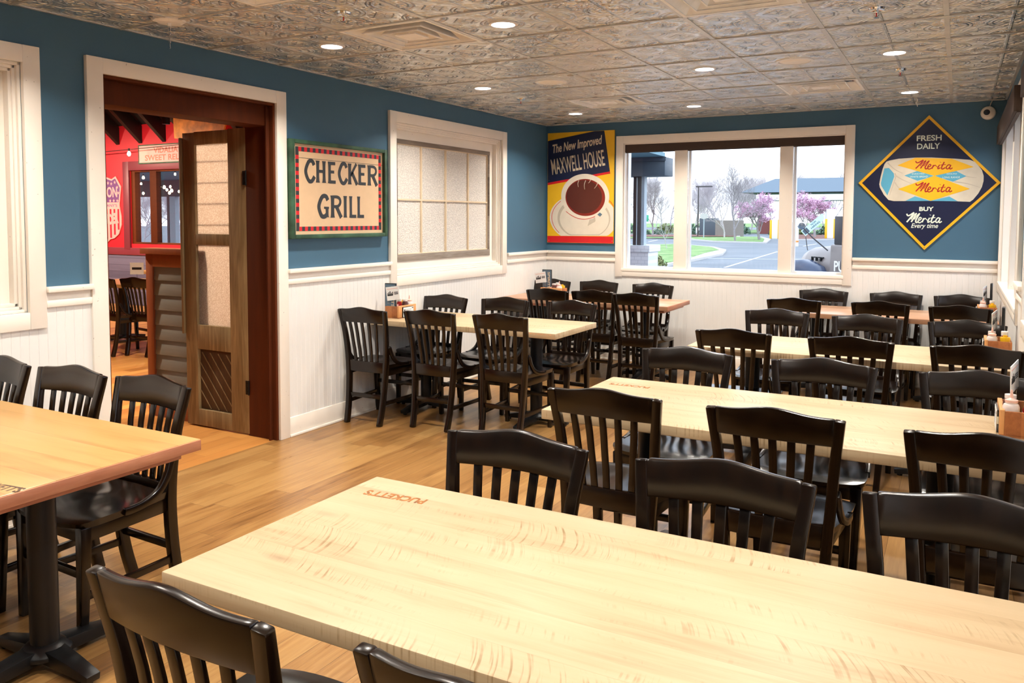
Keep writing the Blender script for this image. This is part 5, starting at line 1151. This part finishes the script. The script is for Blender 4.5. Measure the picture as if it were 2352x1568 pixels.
# old pickup truck parked outside the right pane; local -x is the nose
M_truck = plain('weathered_truck_paint', (0.20, 0.165, 0.15), 0.35, var=0.15, scale=2); M_fend = plain('navy_fender_paint', (0.045, 0.06, 0.11), 0.25)
TY = 12.2; nose = at(1862, 600, 1, TY)
tk = thing('pickup_truck', 'old rounded grey pickup truck with navy fender outside the right pane', 'truck', (nose.x, nose.y, GZ), rz=R(-42)); tk.scale = (1.3, 1.15, 1.18)
def loft(secs, n=16):
    """secs: (x, half width, z bottom, z top, roundness)"""
    mb = MB(); rings = []
    for x, w, z0, z1, k in secs:
        r_ = []
        for i in range(n+1):
            a = PI*i/n; c, s = math.cos(a), math.sin(a)
            r_.append(mb.bm.verts.new((x, -w*math.copysign(abs(c)**k, c), z0+(z1-z0)*abs(s)**k)))
        rings.append(r_)
    for a, b in zip(rings, rings[1:]):
        for i in range(n): mb.bm.faces.new([a[i], a[i+1], b[i+1], b[i]])
    mb.bm.faces.new(rings[0]); mb.bm.faces.new(rings[-1][::-1])
    return mb
loft([(0.0, 0.20, 0.55, 1.0, .7), (0.06, 0.36, 0.5, 1.16, .7), (0.3, 0.46, 0.5, 1.25, .65), (0.8, 0.56, 0.5, 1.30, .6), (1.25, 0.68, 0.5, 1.33, .5)]).build('hood', M_truck, tk, smooth=60)
for s in (-1, 1):
    f = loft([(-0.05, 0.06, 0.55, 0.72, .6), (0.05, 0.16, 0.5, 0.90, .6), (0.3, 0.22, 0.62, 1.02, .6), (0.65, 0.23, 0.68, 1.03, .6), (1.0, 0.20, 0.5, 0.92, .6), (1.3, 0.12, 0.4, 0.62, .6)])
    for v in f.bm.verts: v.co.y += s*0.70
    f.build('front_fender', M_fend, tk, smooth=60)
    w_ = MB().lathe([(0.20, -0.10), (0.36, -0.09), (0.37, 0.0), (0.36, 0.09), (0.20, 0.10), (0, 0.06)], 28); w_.build('wheel', M_iron, tk, loc=(0.5, s*0.70, 0.37), rot=(PI/2, 0, 0))
    w_ = MB().lathe([(0.20, -0.10), (0.36, -0.09), (0.37, 0.0), (0.36, 0.09), (0.20, 0.10), (0, 0.06)], 28); w_.build('wheel', M_iron, tk, loc=(3.6, s*0.72, 0.37), rot=(PI/2, 0, 0))
cb = MB(); cb.quadbox([(1.22, -0.74, 0.42), (2.6, -0.76, 0.42), (2.6, 0.76, 0.42), (1.22, 0.74, 0.42), (1.22, -0.70, 1.34), (2.6, -0.72, 1.34), (2.6, 0.72, 1.34), (1.22, 0.70, 1.34)]); cb.build('cab_body', M_truck, tk, bevel=0.04, seg=3)
cr_ = MB()
for r in rects(1.30, 2.55, 1.34, 1.86, [(1.52, 2.42, 1.42, 1.76)]):
    for s in (-1, 1): cr_.box(r[0], r[1], s*0.66-0.02, s*0.66+0.02, r[2], r[3])
cr_.quadbox([(1.36, -0.66, 1.80), (2.5, -0.66, 1.80), (2.5, 0.66, 1.80), (1.36, 0.66, 1.80), (1.45, -0.56, 1.90), (2.42, -0.56, 1.90), (2.42, 0.56, 1.90), (1.45, 0.56, 1.90)])
cr_.build('cab_roof_and_pillars', M_pdark, tk, bevel=0.01); MB().box(1.4, 2.5, -0.665, -0.655, 1.40, 1.78).build('side_glass', M_glass, tk)
MB().quadbox([(1.28, -0.62, 1.34), (1.29, -0.62, 1.34), (1.29, 0.62, 1.34), (1.28, 0.62, 1.34), (1.40, -0.60, 1.82), (1.41, -0.60, 1.82), (1.41, 0.60, 1.82), (1.40, 0.60, 1.82)]).build('windshield', M_glass, tk)
MB().box(2.65, 4.3, -0.74, 0.74, 0.5, 1.02).build('cargo_bed', M_truck, tk, bevel=0.03); MB().box(-0.12, -0.04, -0.8, 0.8, 0.42, 0.54).build('bumper', M_chrome, tk, bevel=0.02)
mb = MB()
for i in range(3): mb.box(0.62+i*0.11, 0.69+i*0.11, -0.56, -0.52, 1.06, 1.08); mb.box(0.62+i*0.11, 0.64+i*0.11, -0.57, -0.52, 1.0, 1.08)
mb.build('hood_vents', I_blk, tk)
text_mesh("PUCKETT'S", 'door_lettering', I_white, tk, (1.9, -0.765, 0.95), w=1.0, h=0.20, bold=0.02).rotation_euler = (PI/2, 0, 0)
MB().tube([(1.22, -0.74, 1.22), (1.02, -0.92, 1.46), (0.86, -1.02, 1.66)], 0.012, 8).build('mirror_arm', M_pdark, tk); MB().lathe([(0, -0.02), (0.06, -0.018), (0.075, 0.0), (0.06, 0.02), (0, 0.022)], 20).build('mirror', M_chrome, tk, loc=(0.86, -1.03, 1.68), rot=(PI/2, 0, 0.9))
MB().tube([(1.22, 0.72, 1.30), (1.0, 0.80, 1.56)], 0.012, 8).build('mirror_arm', M_pdark, tk); MB().lathe([(0, -0.06), (0.07, -0.05), (0.11, 0.0), (0.10, 0.02), (0, 0.03)], 24).build('mirror', M_chrome, tk, loc=(1.0, 0.80, 1.62), rot=(PI/2, 0, 0.9))
# covered patio with bulbs outside the red room window
pt = thing('patio_roof', 'covered patio with dark beams outside the red room window', 'roof', (-9.8, 1.4, 0)); PY = 16.0; xa, xb = at(235, 450, 1, PY).x+9.8, at(470, 450, 1, PY).x+9.8; zb1, zb2 = at(340, 452, 1, PY).z, at(340, 416, 1, PY).z
MB().quadbox([(-9, 0, zb2), (6, 0, zb2), (xb+1, PY-1.4, zb2), (xa-6, PY-1.4, zb2), (-9, 0, zb2+0.1), (6, 0, zb2+0.1), (xb+1, PY-1.4, zb2+0.1), (xa-6, PY-1.4, zb2+0.1)]).build('ceiling_panel', M_soff, pt)
MB().box(xa-6, xb+1, PY-1.55, PY-1.25, zb1, zb2).build('beam', M_pdark, pt)
for u0_, u1_, mt in ((388, 393, M_pdark), (394, 407, M_colg)):
    a_ = at(u0_, 500, 1, PY).x+9.8; b_ = at(u1_, 500, 1, PY).x+9.8; MB().box(a_, b_, PY-1.5, PY-1.3, GZ, zb1).build('patio_post', mt, pt)
rn = random.Random(9)
for i, (u, v) in enumerate(((313, 395), (322, 392), (329, 408), (324, 422), (310, 427), (329, 444), (368, 429), (377, 430), (383, 436), (391, 429), (394, 438), (389, 443), (402, 400), (418, 387), (411, 440))):
    Y = 1.4+rn.uniform(3, 9); p = at(u, v, 1, Y); bulb('string_bulb', p.x, p.y, p.z+0.045, 'lit string bulb under the patio roof outside the red room window', 'string bulbs over the patio')
bpy.context.view_layer.update()
